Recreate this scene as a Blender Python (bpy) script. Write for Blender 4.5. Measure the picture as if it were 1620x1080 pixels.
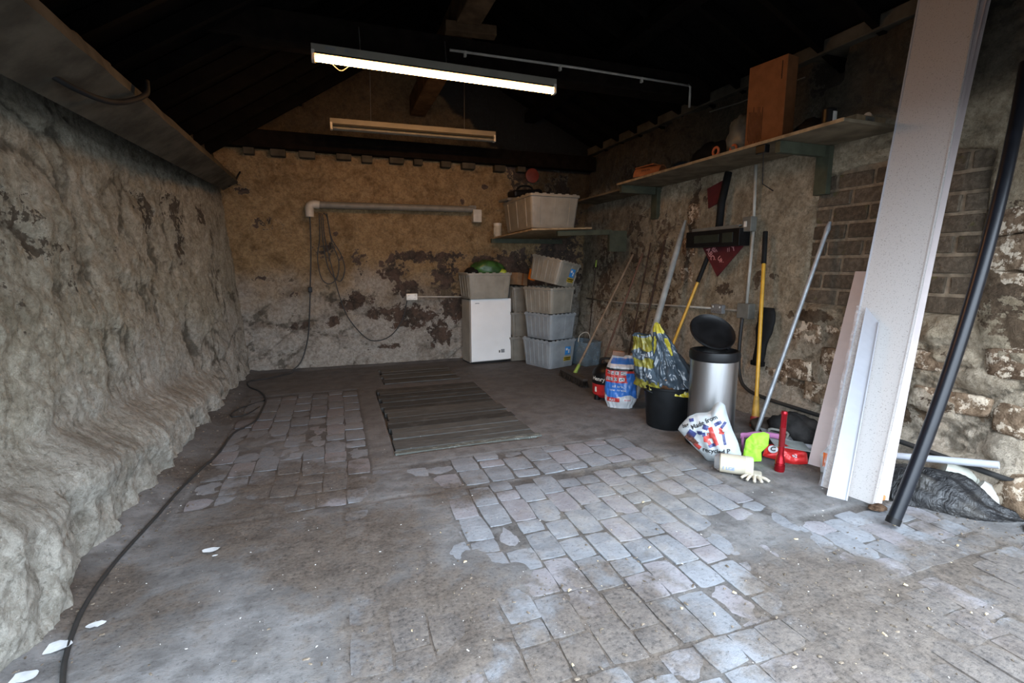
import bpy, bmesh, math, random
import numpy as np
from mathutils import Vector, Matrix, Euler, noise

for _o in list(bpy.data.objects):
    bpy.data.objects.remove(_o)
SC = bpy.context.scene
COL = SC.collection
PI = math.pi

# ------------------------------------------------------------------ camera, world, exposure
F_PX, YAW, PITCH, CAM_H = 774.0, math.radians(19.7), math.radians(8.8), 1.35
cam_data = bpy.data.cameras.new('camera')
cam_data.sensor_width = 36.0
cam_data.lens = F_PX / 1620.0 * 36.0
cam_data.clip_start = 0.02
cam_data.clip_end = 200
cam = bpy.data.objects.new('camera', cam_data)
COL.objects.link(cam)
cam.location = (0, 0, CAM_H)
cam.rotation_euler = (PI / 2 - PITCH, 0, -YAW)
SC.camera = cam

SKY_STRENGTH = 14.0
EXPOSURE = 0.5
TUBE_STRENGTH = 80.0
world = bpy.data.worlds.new('overcast_sky')
SC.world = world
world.use_nodes = True
wn = world.node_tree
wn.nodes['Background'].inputs['Color'].default_value = (0.74, 0.86, 1.0, 1)
_tc = wn.nodes.new('ShaderNodeTexCoord'); _sx = wn.nodes.new('ShaderNodeSeparateXYZ'); _mr = wn.nodes.new('ShaderNodeMapRange')
wn.links.new(_tc.outputs['Generated'], _sx.inputs[0]); wn.links.new(_sx.outputs[2], _mr.inputs[0])
_mr.inputs[3].default_value = SKY_STRENGTH / 3; _mr.inputs[4].default_value = SKY_STRENGTH   # overcast: horizon a third of the zenith
wn.links.new(_mr.outputs[0], wn.nodes['Background'].inputs['Strength'])
portal_data = bpy.data.lights.new('door_portal', 'AREA')
portal_data.shape = 'RECTANGLE'
portal_data.size, portal_data.size_y = 4.6, 2.15
portal_data.cycles.is_portal = True
portal = bpy.data.objects.new('door_portal', portal_data)
COL.objects.link(portal)
portal.location = (1.2, 0.62, 1.08)
portal.rotation_euler = (PI / 2, 0, 0)       # faces into the garage (+Y)
SC.view_settings.view_transform = 'Standard'
SC.view_settings.look = 'None'
SC.view_settings.exposure = EXPOSURE
SC.view_settings.gamma = 1.0
SC.view_settings.use_curve_mapping = False
SC.cycles.use_denoising = True
SC.cycles.max_bounces = 8
SC.cycles.diffuse_bounces = 5
SC.cycles.sample_clamp_indirect = 6

# ------------------------------------------------------------------ small maths
def sm(x, a, b):
    t = min(1.0, max(0.0, (x - a) / (b - a)))
    return t * t * (3 - 2 * t)

def fb(x, y, z, octv=4, H=0.9):
    return noise.fractal(Vector((x, y, z)), H, 2.1, octv)

def blob(a, z, lst):
    m = 0.0
    for (ca, cz, ra, rz, s) in lst:
        d = ((a - ca) / ra) ** 2 + ((z - cz) / rz) ** 2
        if d < 4:
            m = max(m, s * (1 - d / 4) ** 1.5)
    return m

# ------------------------------------------------------------------ node materials
class NT:
    def __init__(self, name):
        self.m = bpy.data.materials.new(name)
        self.m.use_nodes = True
        self.t = self.m.node_tree
        self.b = self.t.nodes['Principled BSDF']
        self.tc = self.t.nodes.new('ShaderNodeTexCoord')
        self.geo = self.t.nodes.new('ShaderNodeNewGeometry')
    def _in(self, sock, v):
        if v is None:
            return
        if hasattr(v, 'is_linked') or isinstance(v, bpy.types.NodeSocket):
            self.t.links.new(v, sock)
        elif isinstance(v, (tuple, list)):
            sock.default_value = tuple(v) + ((1,) if len(v) == 3 and len(sock.default_value) == 4 else ())
        else:
            sock.default_value = v
    def pos(self):
        return self.geo.outputs['Position']
    def obj(self):
        return self.tc.outputs['Object']
    def mapping(self, vec, scale=(1, 1, 1), rot=(0, 0, 0)):
        n = self.t.nodes.new('ShaderNodeMapping')
        self._in(n.inputs['Vector'], vec)
        n.inputs['Scale'].default_value = scale
        n.inputs['Rotation'].default_value = rot
        return n.outputs[0]
    def noise(self, vec, scale, detail=4, rough=0.55, dist=0.0):
        n = self.t.nodes.new('ShaderNodeTexNoise')
        self._in(n.inputs['Vector'], vec)
        n.inputs['Scale'].default_value = scale
        n.inputs['Detail'].default_value = detail
        n.inputs['Roughness'].default_value = rough
        n.inputs['Distortion'].default_value = dist
        return n.outputs[0]
    def voro(self, vec, scale, feature='F1'):
        n = self.t.nodes.new('ShaderNodeTexVoronoi')
        n.feature = feature
        self._in(n.inputs['Vector'], vec)
        n.inputs['Scale'].default_value = scale
        return n.outputs['Distance']
    def math(self, op, a, b=None, c=None, clamp=False):
        n = self.t.nodes.new('ShaderNodeMath')
        n.operation = op
        n.use_clamp = clamp
        self._in(n.inputs[0], a)
        self._in(n.inputs[1], b)
        if c is not None:
            self._in(n.inputs[2], c)
        return n.outputs[0]
    def step(self, v, a, b):
        n = self.t.nodes.new('ShaderNodeMapRange')
        n.interpolation_type = 'SMOOTHSTEP'
        self._in(n.inputs[0], v)
        n.inputs[1].default_value = a
        n.inputs[2].default_value = b
        return n.outputs[0]
    def mix(self, f, a, b, mode='MIX'):
        n = self.t.nodes.new('ShaderNodeMix')
        n.data_type = 'RGBA'
        n.blend_type = mode
        self._in(n.inputs[0], f)
        self._in(n.inputs[6], a)
        self._in(n.inputs[7], b)
        return n.outputs[2]
    def attr(self, name):
        n = self.t.nodes.new('ShaderNodeAttribute')
        n.attribute_name = name
        return n.outputs['Fac']
    def objrand(self):
        n = self.t.nodes.new('ShaderNodeObjectInfo')
        return n.outputs['Random']
    def bump(self, h, strength=0.5, dist=0.01, prev=None):
        n = self.t.nodes.new('ShaderNodeBump')
        n.inputs['Strength'].default_value = strength
        n.inputs['Distance'].default_value = dist
        self._in(n.inputs['Height'], h)
        if prev is not None:
            self._in(n.inputs['Normal'], prev)
        return n.outputs[0]
    def out(self, color=None, rough=0.8, metal=0.0, normal=None, spec=None, alpha=None, trans=None, emis=None, estr=0):
        b = self.b
        self._in(b.inputs['Base Color'], color)
        self._in(b.inputs['Roughness'], rough)
        self._in(b.inputs['Metallic'], metal)
        if normal is not None: self._in(b.inputs['Normal'], normal)
        if spec is not None: b.inputs['Specular IOR Level'].default_value = spec
        if alpha is not None: self._in(b.inputs['Alpha'], alpha)
        if trans is not None: self._in(b.inputs['Transmission Weight'], trans)
        if emis is not None:
            self._in(b.inputs['Emission Color'], emis)
            b.inputs['Emission Strength'].default_value = estr
        return self.m

def pm(name, col, rough=0.6, metal=0.0, var=0.15, scale=12, bump=0.0, bscale=60, dirt=0.0, dirtcol=(0.09, 0.075, 0.06), spec=None, alpha=None, trans=None):
    n = NT(name)
    f = n.noise(n.obj(), scale, 5)
    lo = tuple(max(0, c * (1 - var)) for c in col)
    hi = tuple(min(1, c * (1 + var)) for c in col)
    c = n.mix(n.step(f, 0.3, 0.7), lo, hi)
    if dirt:
        d = n.step(n.noise(n.pos(), scale * 0.8, 7, 0.7), 0.62 - 0.25 * dirt, 0.85)
        c = n.mix(n.math('MULTIPLY', d, min(1, dirt * 1.4)), c, dirtcol)
    nm = n.bump(n.noise(n.obj(), bscale, 4), bump, 0.004) if bump else None
    if spec is None and rough >= 0.8: spec = 0.08
    return n.out(c, rough, metal, nm, spec, alpha, trans)

# ------------------------------------------------------------------ mesh building
class MB:
    """collects shapes into one mesh"""
    def __init__(self):
        self.v, self.f, self.mi, self.mats = [], [], [], []
        self.cur = 0
    def mat(self, m):
        if m not in self.mats:
            self.mats.append(m)
        self.cur = self.mats.index(m)
        return self
    def add(self, vs, fs, M=None):
        o = len(self.v)
        if M is not None:
            vs = [M @ Vector(v) for v in vs]
        self.v += [tuple(v) for v in vs]
        for f in fs:
            self.f.append(tuple(i + o for i in f))
            self.mi.append(self.cur)
        return self
    def box(self, c, s, M=None, bev=0.0, rot=None):
        bm = bmesh.new()
        bmesh.ops.create_cube(bm, size=1.0)
        for v in bm.verts:
            v.co = Vector((v.co.x * s[0], v.co.y * s[1], v.co.z * s[2]))
        if bev > 0:
            bmesh.ops.bevel(bm, geom=list(bm.edges), offset=min(bev, 0.45 * min(s)), segments=2, profile=0.6, affect='EDGES')
        T = Matrix.Translation(Vector(c))
        if rot is not None:
            T = T @ Euler(rot).to_matrix().to_4x4()
        if M is not None:
            T = M @ T
        vs = [T @ v.co for v in bm.verts]
        bm.verts.index_update()
        fs = [[v.index for v in f.verts] for f in bm.faces]
        bm.free()
        return self.add(vs, fs)
    def rings(self, rings, cap=True, closed=True, flip=False):
        n = len(rings[0]); vs = [p for r in rings for p in r]; fs = []
        for i in range(len(rings) - 1):
            for j in range(n if closed else n - 1):
                a, b = i * n + j, i * n + (j + 1) % n
                q = (a, b, b + n, a + n)
                fs.append(q[::-1] if flip else q)
        if cap and closed:
            fs.append(tuple(range(n))[::-1]); fs.append(tuple((len(rings) - 1) * n + j for j in range(n)))
        return self.add(vs, fs)
    def tube(self, pts, r, n=8, cap=True, smooth_path=0):
        pts = [Vector(p) for p in pts]
        if smooth_path:
            pts = catmull(pts, smooth_path)
        rs = r if isinstance(r, (list, tuple)) else [r] * len(pts)
        if len(rs) != len(pts):
            rs = [rs[0] + (rs[-1] - rs[0]) * i / (len(pts) - 1) for i in range(len(pts))]
        t0 = (pts[1] - pts[0]).normalized()
        ref = Vector((0, 0, 1)) if abs(t0.z) < 0.9 else Vector((1, 0, 0))
        u = t0.cross(ref).normalized()
        rings = []
        for i, p in enumerate(pts):
            t = (pts[min(i + 1, len(pts) - 1)] - pts[max(i - 1, 0)]).normalized()
            u = (u - t * u.dot(t)).normalized()
            w = t.cross(u)
            rings.append([p + (u * math.cos(2 * PI * k / n) + w * math.sin(2 * PI * k / n)) * rs[i] for k in range(n)])
        return self.rings(rings, cap)
    def lathe(self, prof, n=32, M=None, cap=True):
        rings = [[Vector((r * math.cos(2 * PI * k / n), r * math.sin(2 * PI * k / n), z)) for k in range(n)] for r, z in prof]
        if M is not None:
            rings = [[M @ p for p in r] for r in rings]
        return self.rings(rings, cap)
    def surf(self, fn, nu, nv, u0=0, u1=1, v0=0, v1=1, off=0.0, thick=0.0):
        def P(u, v):
            p = Vector(fn(u, v))
            if off:
                p += surf_n(fn, u, v) * off
            return p
        g = [[P(u0 + (u1 - u0) * i / nu, v0 + (v1 - v0) * j / nv) for j in range(nv + 1)] for i in range(nu + 1)]
        vs = [p for r in g for p in r]
        W = nv + 1
        fs = [(i * W + j, (i + 1) * W + j, (i + 1) * W + j + 1, i * W + j + 1) for i in range(nu) for j in range(nv)]
        return self.add(vs, fs)
    def build(self, name, mat=None, parent=None, smooth=False, angle=None):
        me = bpy.data.meshes.new(name)
        me.from_pydata(self.v, [], self.f)
        mats = self.mats or ([mat] if mat else [])
        for m in mats:
            me.materials.append(m)
        if self.mats:
            me.polygons.foreach_set('material_index', self.mi)
        if smooth:
            me.polygons.foreach_set('use_smooth', [True] * len(me.polygons))
            if angle is not None:
                me.set_sharp_from_angle(angle=math.radians(angle))
        me.update()
        return link(name, me, parent)

def link(name, me, parent=None):
    o = bpy.data.objects.new(name, me)
    COL.objects.link(o)
    if parent is not None:
        o.parent = parent
    return o

def surf_n(fn, u, v, e=0.004):
    du = Vector(fn(u + e, v)) - Vector(fn(u - e, v))
    dv = Vector(fn(u, v + e)) - Vector(fn(u, v - e))
    n = du.cross(dv)
    return n.normalized() if n.length > 1e-9 else Vector((0, 0, 1))

def catmull(p, k=6):
    p = [Vector(q) for q in p]
    P = [p[0] * 2 - p[1]] + p + [p[-1] * 2 - p[-2]]
    out = []
    for i in range(1, len(P) - 2):
        for s in range(k):
            t = s / k
            a, b, c, d = P[i - 1], P[i], P[i + 1], P[i + 2]
            out.append(0.5 * ((2 * b) + (c - a) * t + (2 * a - 5 * b + 4 * c - d) * t * t + (3 * b - a - 3 * c + d) * t ** 3))
    out.append(p[-1])
    return out

def tag(o, label=None, cat=None, group=None, kind=None):
    if label: o['label'] = label
    if cat: o['category'] = cat
    if group: o['group'] = group
    if kind: o['kind'] = kind
    return o

def thing(name, label, cat, loc=(0, 0, 0), rot=(0, 0, 0), group=None):
    o = bpy.data.objects.new(name, None)
    o.empty_display_size = 0.1
    COL.objects.link(o)
    o.location = loc
    o.rotation_euler = rot
    return tag(o, label, cat, group)

def frame(origin, x, y):
    """matrix whose local x, y axes point along x, y"""
    x = Vector(x).normalized()
    y = Vector(y); y = (y - x * y.dot(x)).normalized()
    z = x.cross(y)
    M = Matrix((x, y, z)).transposed().to_4x4()
    M.translation = Vector(origin)
    return M

def text_geo(s, size, align='CENTER', bold=0.0):
    cu = bpy.data.curves.new('lettering', 'FONT')
    cu.body = s; cu.size = size; cu.align_x = align; cu.align_y = 'CENTER'
    cu.resolution_u = 3; cu.offset = bold * size
    ob = bpy.data.objects.new('lettering', cu)
    COL.objects.link(ob)
    dg = bpy.context.evaluated_depsgraph_get()
    dg.update()
    me = bpy.data.meshes.new_from_object(ob.evaluated_get(dg))
    vs = [v.co.copy() for v in me.vertices]
    fs = [tuple(p.vertices) for p in me.polygons]
    bpy.data.objects.remove(ob); bpy.data.curves.remove(cu); bpy.data.meshes.remove(me)
    return vs, fs

def text(s, size, M, mat, parent, name='lettering', align='CENTER', bold=0.0):
    vs, fs = text_geo(s, size, align, bold)
    mb = MB(); mb.add(vs, fs, M)
    return mb.build(name, mat, parent)

def text_on(mb, s, size, fn, u, v, su, sv, off=0.0015, rot=0.0, bold=0.0):
    """lettering laid on surface fn; su, sv = surface units per metre"""
    vs, fs = text_geo(s, size, 'CENTER', bold)
    out = []
    c, sn = math.cos(rot), math.sin(rot)
    for p in vs:
        x, y = p.x * c - p.y * sn, p.x * sn + p.y * c
        uu, vv = u + x * su, v + y * sv
        out.append(Vector(fn(uu, vv)) + surf_n(fn, uu, vv) * off)
    mb.add(out, fs)
    return mb

# ------------------------------------------------------------------ room materials
BLOBS_DIRT = [(-0.25, 3.2, 0.42, 0.9), (0.0, 2.35, 0.45, 0.9), (0.3, 1.7, 0.4, 0.9), (1.0, 1.45, 0.35, 0.8),
              (1.9, 1.05, 0.55, 1.0), (-0.5, 2.75, 0.35, 0.8), (-0.98, 3.6, 0.22, 0.9), (-1.0, 2.3, 0.2, 0.9),
              (-0.95, 4.8, 0.2, 0.7), (0.6, 1.25, 0.3, 0.8), (2.7, 1.15, 0.5, 0.8), (3.2, 2.2, 0.5, 0.6), (0.6, 2.75, 0.25, 0.6), (-0.7, 2.1, 0.25, 0.5)]
BLOBS_PALE = [(1.75, 2.35, 0.5, 0.7), (1.2, 2.2, 0.4, 0.5), (2.05, 2.6, 0.3, 0.7)]

def ground_mat(name, kind):
    n = NT(name)
    P = n.pos()
    def blobs(lst):
        acc = None
        for (x, y, r, s) in lst:
            d = n.t.nodes.new('ShaderNodeVectorMath'); d.operation = 'DISTANCE'
            n._in(d.inputs[0], n.mapping(P, (1, 1, 0)))
            d.inputs[1].default_value = (x, y, 0)
            v = n.math('MULTIPLY', n.math('SUBTRACT', 1.0, n.math('DIVIDE', d.outputs['Value'], r * 1.5)), s)
            acc = v if acc is None else n.math('MAXIMUM', acc, v)
        return n.math('MAXIMUM', acc, 0.0)
    big = n.noise(P, 1.6, 6, 0.6)
    mid = n.noise(P, 7, 7, 0.65)
    fine = n.noise(P, 60, 6, 0.7)
    grain = n.noise(P, 260, 3, 0.6)
    if kind == 'base':
        c = n.mix(n.step(mid, 0.35, 0.65), (0.135, 0.13, 0.128), (0.245, 0.24, 0.238))
        c = n.mix(n.math('MULTIPLY', n.attr('hollow'), 0.7), c, n.mix(n.step(fine, 0.35, 0.65), (0.055, 0.05, 0.045), (0.11, 0.10, 0.092)))
    elif kind == 'sett':
        r = n.objrand()
        c = n.mix(r, (0.19, 0.198, 0.212), (0.27, 0.285, 0.308))
        c = n.mix(n.math('MULTIPLY', n.step(n.math('FRACT', n.math('MULTIPLY', r, 7.3)), 0.72, 0.8), 0.5), c, (0.30, 0.26, 0.27))
        c = n.mix(n.math('MULTIPLY', n.step(mid, 0.4, 0.65), 0.4), c, (0.42, 0.44, 0.47))
    dm = n.math('ADD', blobs(BLOBS_DIRT), n.math('MULTIPLY', n.math('SUBTRACT', mid, 0.5), 1.3))
    dm = n.math('ADD', dm, n.math('MULTIPLY', n.math('SUBTRACT', big, 0.5), 0.9))
    dm = n.step(dm, 0.10, 0.55)
    tint = n.step(n.noise(P, 2.3, 7, 0.7), 0.52, 0.68)
    pmk = n.step(n.math('ADD', blobs(BLOBS_PALE), n.math('MULTIPLY', n.math('SUBTRACT', mid, 0.5), 1.6)), 0.15, 0.7)
    c = n.mix(n.math('MULTIPLY', pmk, 0.4), c, (0.36, 0.32, 0.26))
    c = n.mix(n.math('MULTIPLY', tint, 0.45), c, n.mix(1.0, c, (0.86, 0.72, 0.56), 'MULTIPLY'))
    # dusty film and specks
    film = n.step(n.noise(n.mapping(P, (1, 1.6, 1)), 3.1, 8, 0.7), 0.5, 0.72)
    c = n.mix(n.math('MULTIPLY', film, 0.3), c, (0.40, 0.415, 0.43))
    dirt = n.mix(n.step(n.math('ADD', n.math('MULTIPLY', fine, 0.45), n.math('MULTIPLY', n.noise(P, 9, 9, 0.75, 0.3), 0.55)), 0.36, 0.62), (0.058, 0.044, 0.034), (0.155, 0.124, 0.098))
    c = n.mix(n.math('MULTIPLY', dm, 0.85), c, dirt)
    # the floor colour gets darker towards the deep end of the garage
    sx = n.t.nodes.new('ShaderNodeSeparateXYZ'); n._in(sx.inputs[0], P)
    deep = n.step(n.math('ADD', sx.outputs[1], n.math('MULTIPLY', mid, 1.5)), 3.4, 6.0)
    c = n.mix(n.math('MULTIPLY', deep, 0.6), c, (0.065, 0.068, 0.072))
    c = n.mix(n.math('MULTIPLY', n.step(fine, 0.3, 0.75), 0.35), n.mix(1.0, c, (0.72, 0.72, 0.72), 'MULTIPLY'), c)
    c = n.mix(n.step(fine, 0.38, 0.42), n.mix(1.0, c, (0.7, 0.7, 0.7), 'MULTIPLY'), c)
    speck = n.step(n.voro(P, 42), 0.075, 0.05)
    keep = n.step(n.noise(P, 5, 3), 0.5, 0.6)
    c = n.mix(n.math('MULTIPLY', n.math('MULTIPLY', speck, keep), 0.7), c, (0.42, 0.42, 0.41))
    b = n.bump(n.math('ADD', n.math('MULTIPLY', fine, 0.7), n.math('MULTIPLY', grain, 0.6)), 0.32, 0.010)
    b = n.bump(mid, 0.35, 0.03, b)
    rough = n.math('ADD', 0.62, n.math('MULTIPLY', fine, 0.35))
    return n.out(c, rough, 0, b, spec=0.35)

def wall_mat(name, lime_a, lime_b, low_col, bare_a, bare_b, low_z=0.9, streak=True, GRIME=0.8):
    n = NT(name)
    P = n.pos()
    sx = n.t.nodes.new('ShaderNodeSeparateXYZ'); n._in(sx.inputs[0], P)
    big = n.noise(P, 1.3, 5, 0.6)
    mid = n.noise(P, 6, 7, 0.65, 0.4)
    fine = n.noise(P, 34, 7, 0.7)
    grain = n.noise(P, 150, 4, 0.65)
    c = n.mix(n.step(mid, 0.32, 0.68), lime_a, lime_b)
    lowm = n.math('ADD', n.math('SUBTRACT', low_z, sx.outputs[2]), n.math('MULTIPLY', n.math('SUBTRACT', big, 0.5), 1.6))
    c = n.mix(n.math('MULTIPLY', n.step(lowm, -0.3, 0.5), 0.85), c, low_col)
    if streak:
        st = n.noise(n.mapping(P, (3.5, 3.5, 0.6)), 3.0, 6, 0.65)
        c = n.mix(n.math('MULTIPLY', n.step(st, 0.52, 0.72), 0.5), c, n.mix(1.0, c, (0.52, 0.50, 0.45), 'MULTIPLY'))
    # grime held in hollows of the rough render
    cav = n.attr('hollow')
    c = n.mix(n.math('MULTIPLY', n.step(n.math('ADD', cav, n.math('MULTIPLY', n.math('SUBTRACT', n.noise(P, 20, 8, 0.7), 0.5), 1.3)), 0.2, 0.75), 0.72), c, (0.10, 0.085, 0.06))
    c = n.mix(n.math('MULTIPLY', n.step(fine, 0.44, 0.36), 0.45), c, (0.16, 0.145, 0.115))
    gr = n.noise(P, 3.2, 9, 0.72, 0.6)
    c = n.mix(n.math('MULTIPLY', n.step(gr, 0.46, 0.66), GRIME), c, n.mix(1.0, c, (0.36, 0.32, 0.27), 'MULTIPLY'))
    mot = n.noise(P, 26, 9, 0.75, 0.5)
    c = n.mix(n.math('MULTIPLY', n.step(mot, 0.58, 0.40), 0.55), c, n.mix(1.0, c, (0.45, 0.41, 0.36), 'MULTIPLY'))
    c = n.mix(n.math('MULTIPLY', n.step(mot, 0.58, 0.68), 0.35), c, n.mix(1.0, c, (1.35, 1.35, 1.35), 'MULTIPLY'))
    bare = n.attr('bare')
    flake = n.noise(P, 13, 8, 0.68)
    bm = n.math('ADD', bare, n.math('MULTIPLY', n.math('SUBTRACT', flake, 0.5), 1.1))
    bm = n.math('ADD', bm, n.math('MULTIPLY', n.math('SUBTRACT', mid, 0.5), 0.8))
    bmk = n.step(bm, 0.50, 0.56)
    bc = n.mix(n.step(mid, 0.35, 0.65), bare_a, bare_b)
    bc = n.mix(n.step(fine, 0.4, 0.7), bc, n.mix(1.0, bc, (1.5, 1.5, 1.5), 'MULTIPLY'))
    c = n.mix(bmk, c, bc)
    # sooted gable, and shade painted in towards the side wall heads
    c = n.mix(n.attr('soot_shade'), c, (0.018, 0.017, 0.015))
    c = n.mix(n.math('MULTIPLY', n.step(grain, 0.35, 0.65), 0.3), n.mix(1.0, c, (0.68, 0.68, 0.68), 'MULTIPLY'), c)
    h = n.math('SUBTRACT', n.math('ADD', n.math('MULTIPLY', fine, 0.9), n.math('MULTIPLY', grain, 0.45)), n.math('MULTIPLY', bmk, 0.4))
    b = n.bump(h, 1.0, 0.035)
    b = n.bump(n.noise(n.mapping(P, (1.0, 1.0, 0.7)), 14, 8, 0.72, 0.8), 0.9, 0.05, b)
    return n.out(c, 0.92, 0, b, spec=0.15)

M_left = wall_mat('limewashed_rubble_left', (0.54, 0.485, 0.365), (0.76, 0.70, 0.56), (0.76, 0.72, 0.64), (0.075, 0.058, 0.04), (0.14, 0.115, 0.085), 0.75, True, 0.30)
M_back = wall_mat('limewashed_rubble_back', (0.46, 0.30, 0.15), (0.64, 0.435, 0.23), (0.70, 0.66, 0.60), (0.055, 0.045, 0.036), (0.15, 0.10, 0.075), 1.05, False, 0.6)  # orange glow of the tube painted into the upper limewash colours
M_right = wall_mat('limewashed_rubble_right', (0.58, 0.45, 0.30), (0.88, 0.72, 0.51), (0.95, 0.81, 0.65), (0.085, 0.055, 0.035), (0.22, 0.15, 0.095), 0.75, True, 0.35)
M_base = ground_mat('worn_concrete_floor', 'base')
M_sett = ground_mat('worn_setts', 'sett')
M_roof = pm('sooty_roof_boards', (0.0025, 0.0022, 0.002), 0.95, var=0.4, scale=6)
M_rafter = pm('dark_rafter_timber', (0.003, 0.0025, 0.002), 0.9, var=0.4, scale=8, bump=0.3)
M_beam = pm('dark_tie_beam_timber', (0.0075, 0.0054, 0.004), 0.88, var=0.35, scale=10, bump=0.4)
M_lit = pm('lit_brown_beam_timber', (0.075, 0.045, 0.024), 0.85, var=0.3, scale=9, bump=0.4)  # paler copy of the beam timber, its lit tone put into the colour
M_conc = pm('grey_cast_concrete', (0.065, 0.059, 0.046), 0.9, var=0.35, scale=5, bump=0.5, bscale=40)
M_door = pm('outside_render', (0.30, 0.28, 0.25), 0.9)

def grid_obj(name, A, B, fn, mat, mask_fn):
    """A, B 1-d sample lists; fn(a,b)->(point, hollow); masks from mask_fn(a,b)"""
    na, nb = len(A), len(B)
    vs = np.empty((na * nb, 3), dtype=np.float32); hol = np.empty(na * nb, dtype=np.float32)
    bare = np.empty(na * nb, dtype=np.float32); soot_shade = np.empty(na * nb, dtype=np.float32)
    k = 0
    for a in A:
        for b in B:
            p, h = fn(a, b)
            vs[k] = p; hol[k] = h
            bare[k], soot_shade[k] = mask_fn(a, b)
            k += 1
    i, j = np.meshgrid(np.arange(na - 1), np.arange(nb - 1), indexing='ij')
    a0 = (i * nb + j).ravel()
    quads = np.stack([a0, a0 + nb, a0 + nb + 1, a0 + 1], 1)
    me = bpy.data.meshes.new(name)
    me.vertices.add(len(vs)); me.vertices.foreach_set('co', vs.ravel())
    me.loops.add(quads.size); me.loops.foreach_set('vertex_index', quads.ravel().astype(np.int32))
    me.polygons.add(len(quads)); me.polygons.foreach_set('loop_start', (np.arange(len(quads)) * 4).astype(np.int32))
    me.polygons.foreach_set('use_smooth', np.ones(len(quads), dtype=bool))
    me.update(calc_edges=True)
    for nm, arr in (('hollow', hol), ('bare', bare), ('soot_shade', soot_shade)):
        at = me.attributes.new(nm, 'FLOAT', 'POINT'); at.data.foreach_set('value', arr)
    me.materials.append(mat)
    return link(name, me)

def frange(a, b, s):
    n = max(1, int(round((b - a) / s)))
    return [a + (b - a) * i / n for i in range(n + 1)]

def relief(a, z, seed, sa, sz, amp, ampf, warp=0.12):
    """rubble relief: rounded stones with sunk joints plus lumps; returns (height, hollow)"""
    wa = a + warp * noise.noise(Vector((a * 1.7, z * 1.7, seed + 3)))
    wz = z + warp * noise.noise(Vector((a * 1.7, z * 1.7, seed + 9)))
    d, _ = noise.voronoi(Vector((wa * sa, wz * sz, seed)))
    e = d[1] - d[0]
    stone = sm(e, 0.0, 0.42)
    soft = sm(fb(a * 0.9, z * 0.9, seed + 20, 2), -0.35, 0.5)      # where the coats of limewash have buried the joints
    lum = fb(a * 2.6, z * 2.6, seed, 5, 0.8)
    rough = fb(a * 9, z * 8, seed + 60, 4, 0.55)
    h = amp * (stone - 0.6) * (0.15 + 0.85 * soft) + ampf * lum + 0.014 * rough
    hollow = (1 - sm(e, 0.0, 0.13)) * soft * 0.6 + sm(-lum, 0.15, 0.6) * 0.35 + sm(-rough, 0.25, 0.9) * 0.45
    return h, hollow

# ------------------------------------------------------------------ floor
RD = random.Random(7)
REG = [  # x0, x1, y0, y1, width (x), length (y), jitter : paved fields
    (-0.88, 0.16, 3.02, 5.55, 0.148, 0.262),
    (0.16, 2.1, 2.80, 3.24, 0.172, 0.22),
    (-0.02, 2.25, 1.28, 2.76, 0.142, 0.235),
    (2.25, 3.05, 1.28, 1.80, 0.142, 0.235),
    (-0.5, 0.16, 2.80, 3.0, 0.165, 0.2),
    (1.3, 3.3, 0.72, 1.27, 0.125, 0.26),
    (0.1, 1.3, 0.95, 1.27, 0.15, 0.25),
]
PITS = [(0.36, 1.46, 3.46, 5.42), (0.47, 1.36, 5.66, 6.5)]
def in_reg(x, y):
    for (x0, x1, y0, y1, w, l) in REG:
        if x0 - 0.01 < x < x1 + 0.01 and y0 - 0.01 < y < y1 + 0.01:
            return True
    return False
def floor_fn(x, y):
    hol = 0.0
    z = 0.005 * fb(x * 1.6, y * 1.6, 1.0, 3) + 0.0018 * fb(x * 14, y * 14, 2.0, 3)
    if in_reg(x, y):
        dz = -0.0085 + 0.0115 * sm(fb(x * 1.3, y * 1.3, 5.0, 4) + 1.1 * blob(x, y, [(a, b, r, r, s * 0.55) for a, b, r, s in BLOBS_DIRT]), 0.3, 1.05)
        z += dz; hol = 1 - sm(dz, -0.0075, -0.0035)
    for (x0, x1, y0, y1) in PITS:
        if x0 < x < x1 and y0 < y < y1:
            z -= 0.05
    z -= 0.007 * (1 - sm(abs(y - 2.78 - 0.02 * noise.noise(Vector((x * 3, 0, 0)))), 0.0, 0.02)) * (1 if -0.7 < x < 1.5 else 0)
    z -= 0.006 * (1 - sm(abs(y - 1.275 - 0.015 * noise.noise(Vector((x * 3, 5, 0)))), 0.0, 0.018)) * (1 if 0.9 < x < 2.7 else 0)
    # heaped grit against the walls
    z += 0.05 * sm(-x - 0.95, 0, 0.2) + 0.06 * sm(x - 3.3, 0, 0.25) * (1 + 0.5 * fb(x * 8, y * 8, 3, 3)) + 0.02 * sm(y - 6.75, 0, 0.1)
    return (x, y, z), hol
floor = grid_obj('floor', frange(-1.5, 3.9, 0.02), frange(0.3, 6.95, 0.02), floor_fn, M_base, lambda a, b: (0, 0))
tag(floor, kind='structure')

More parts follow.
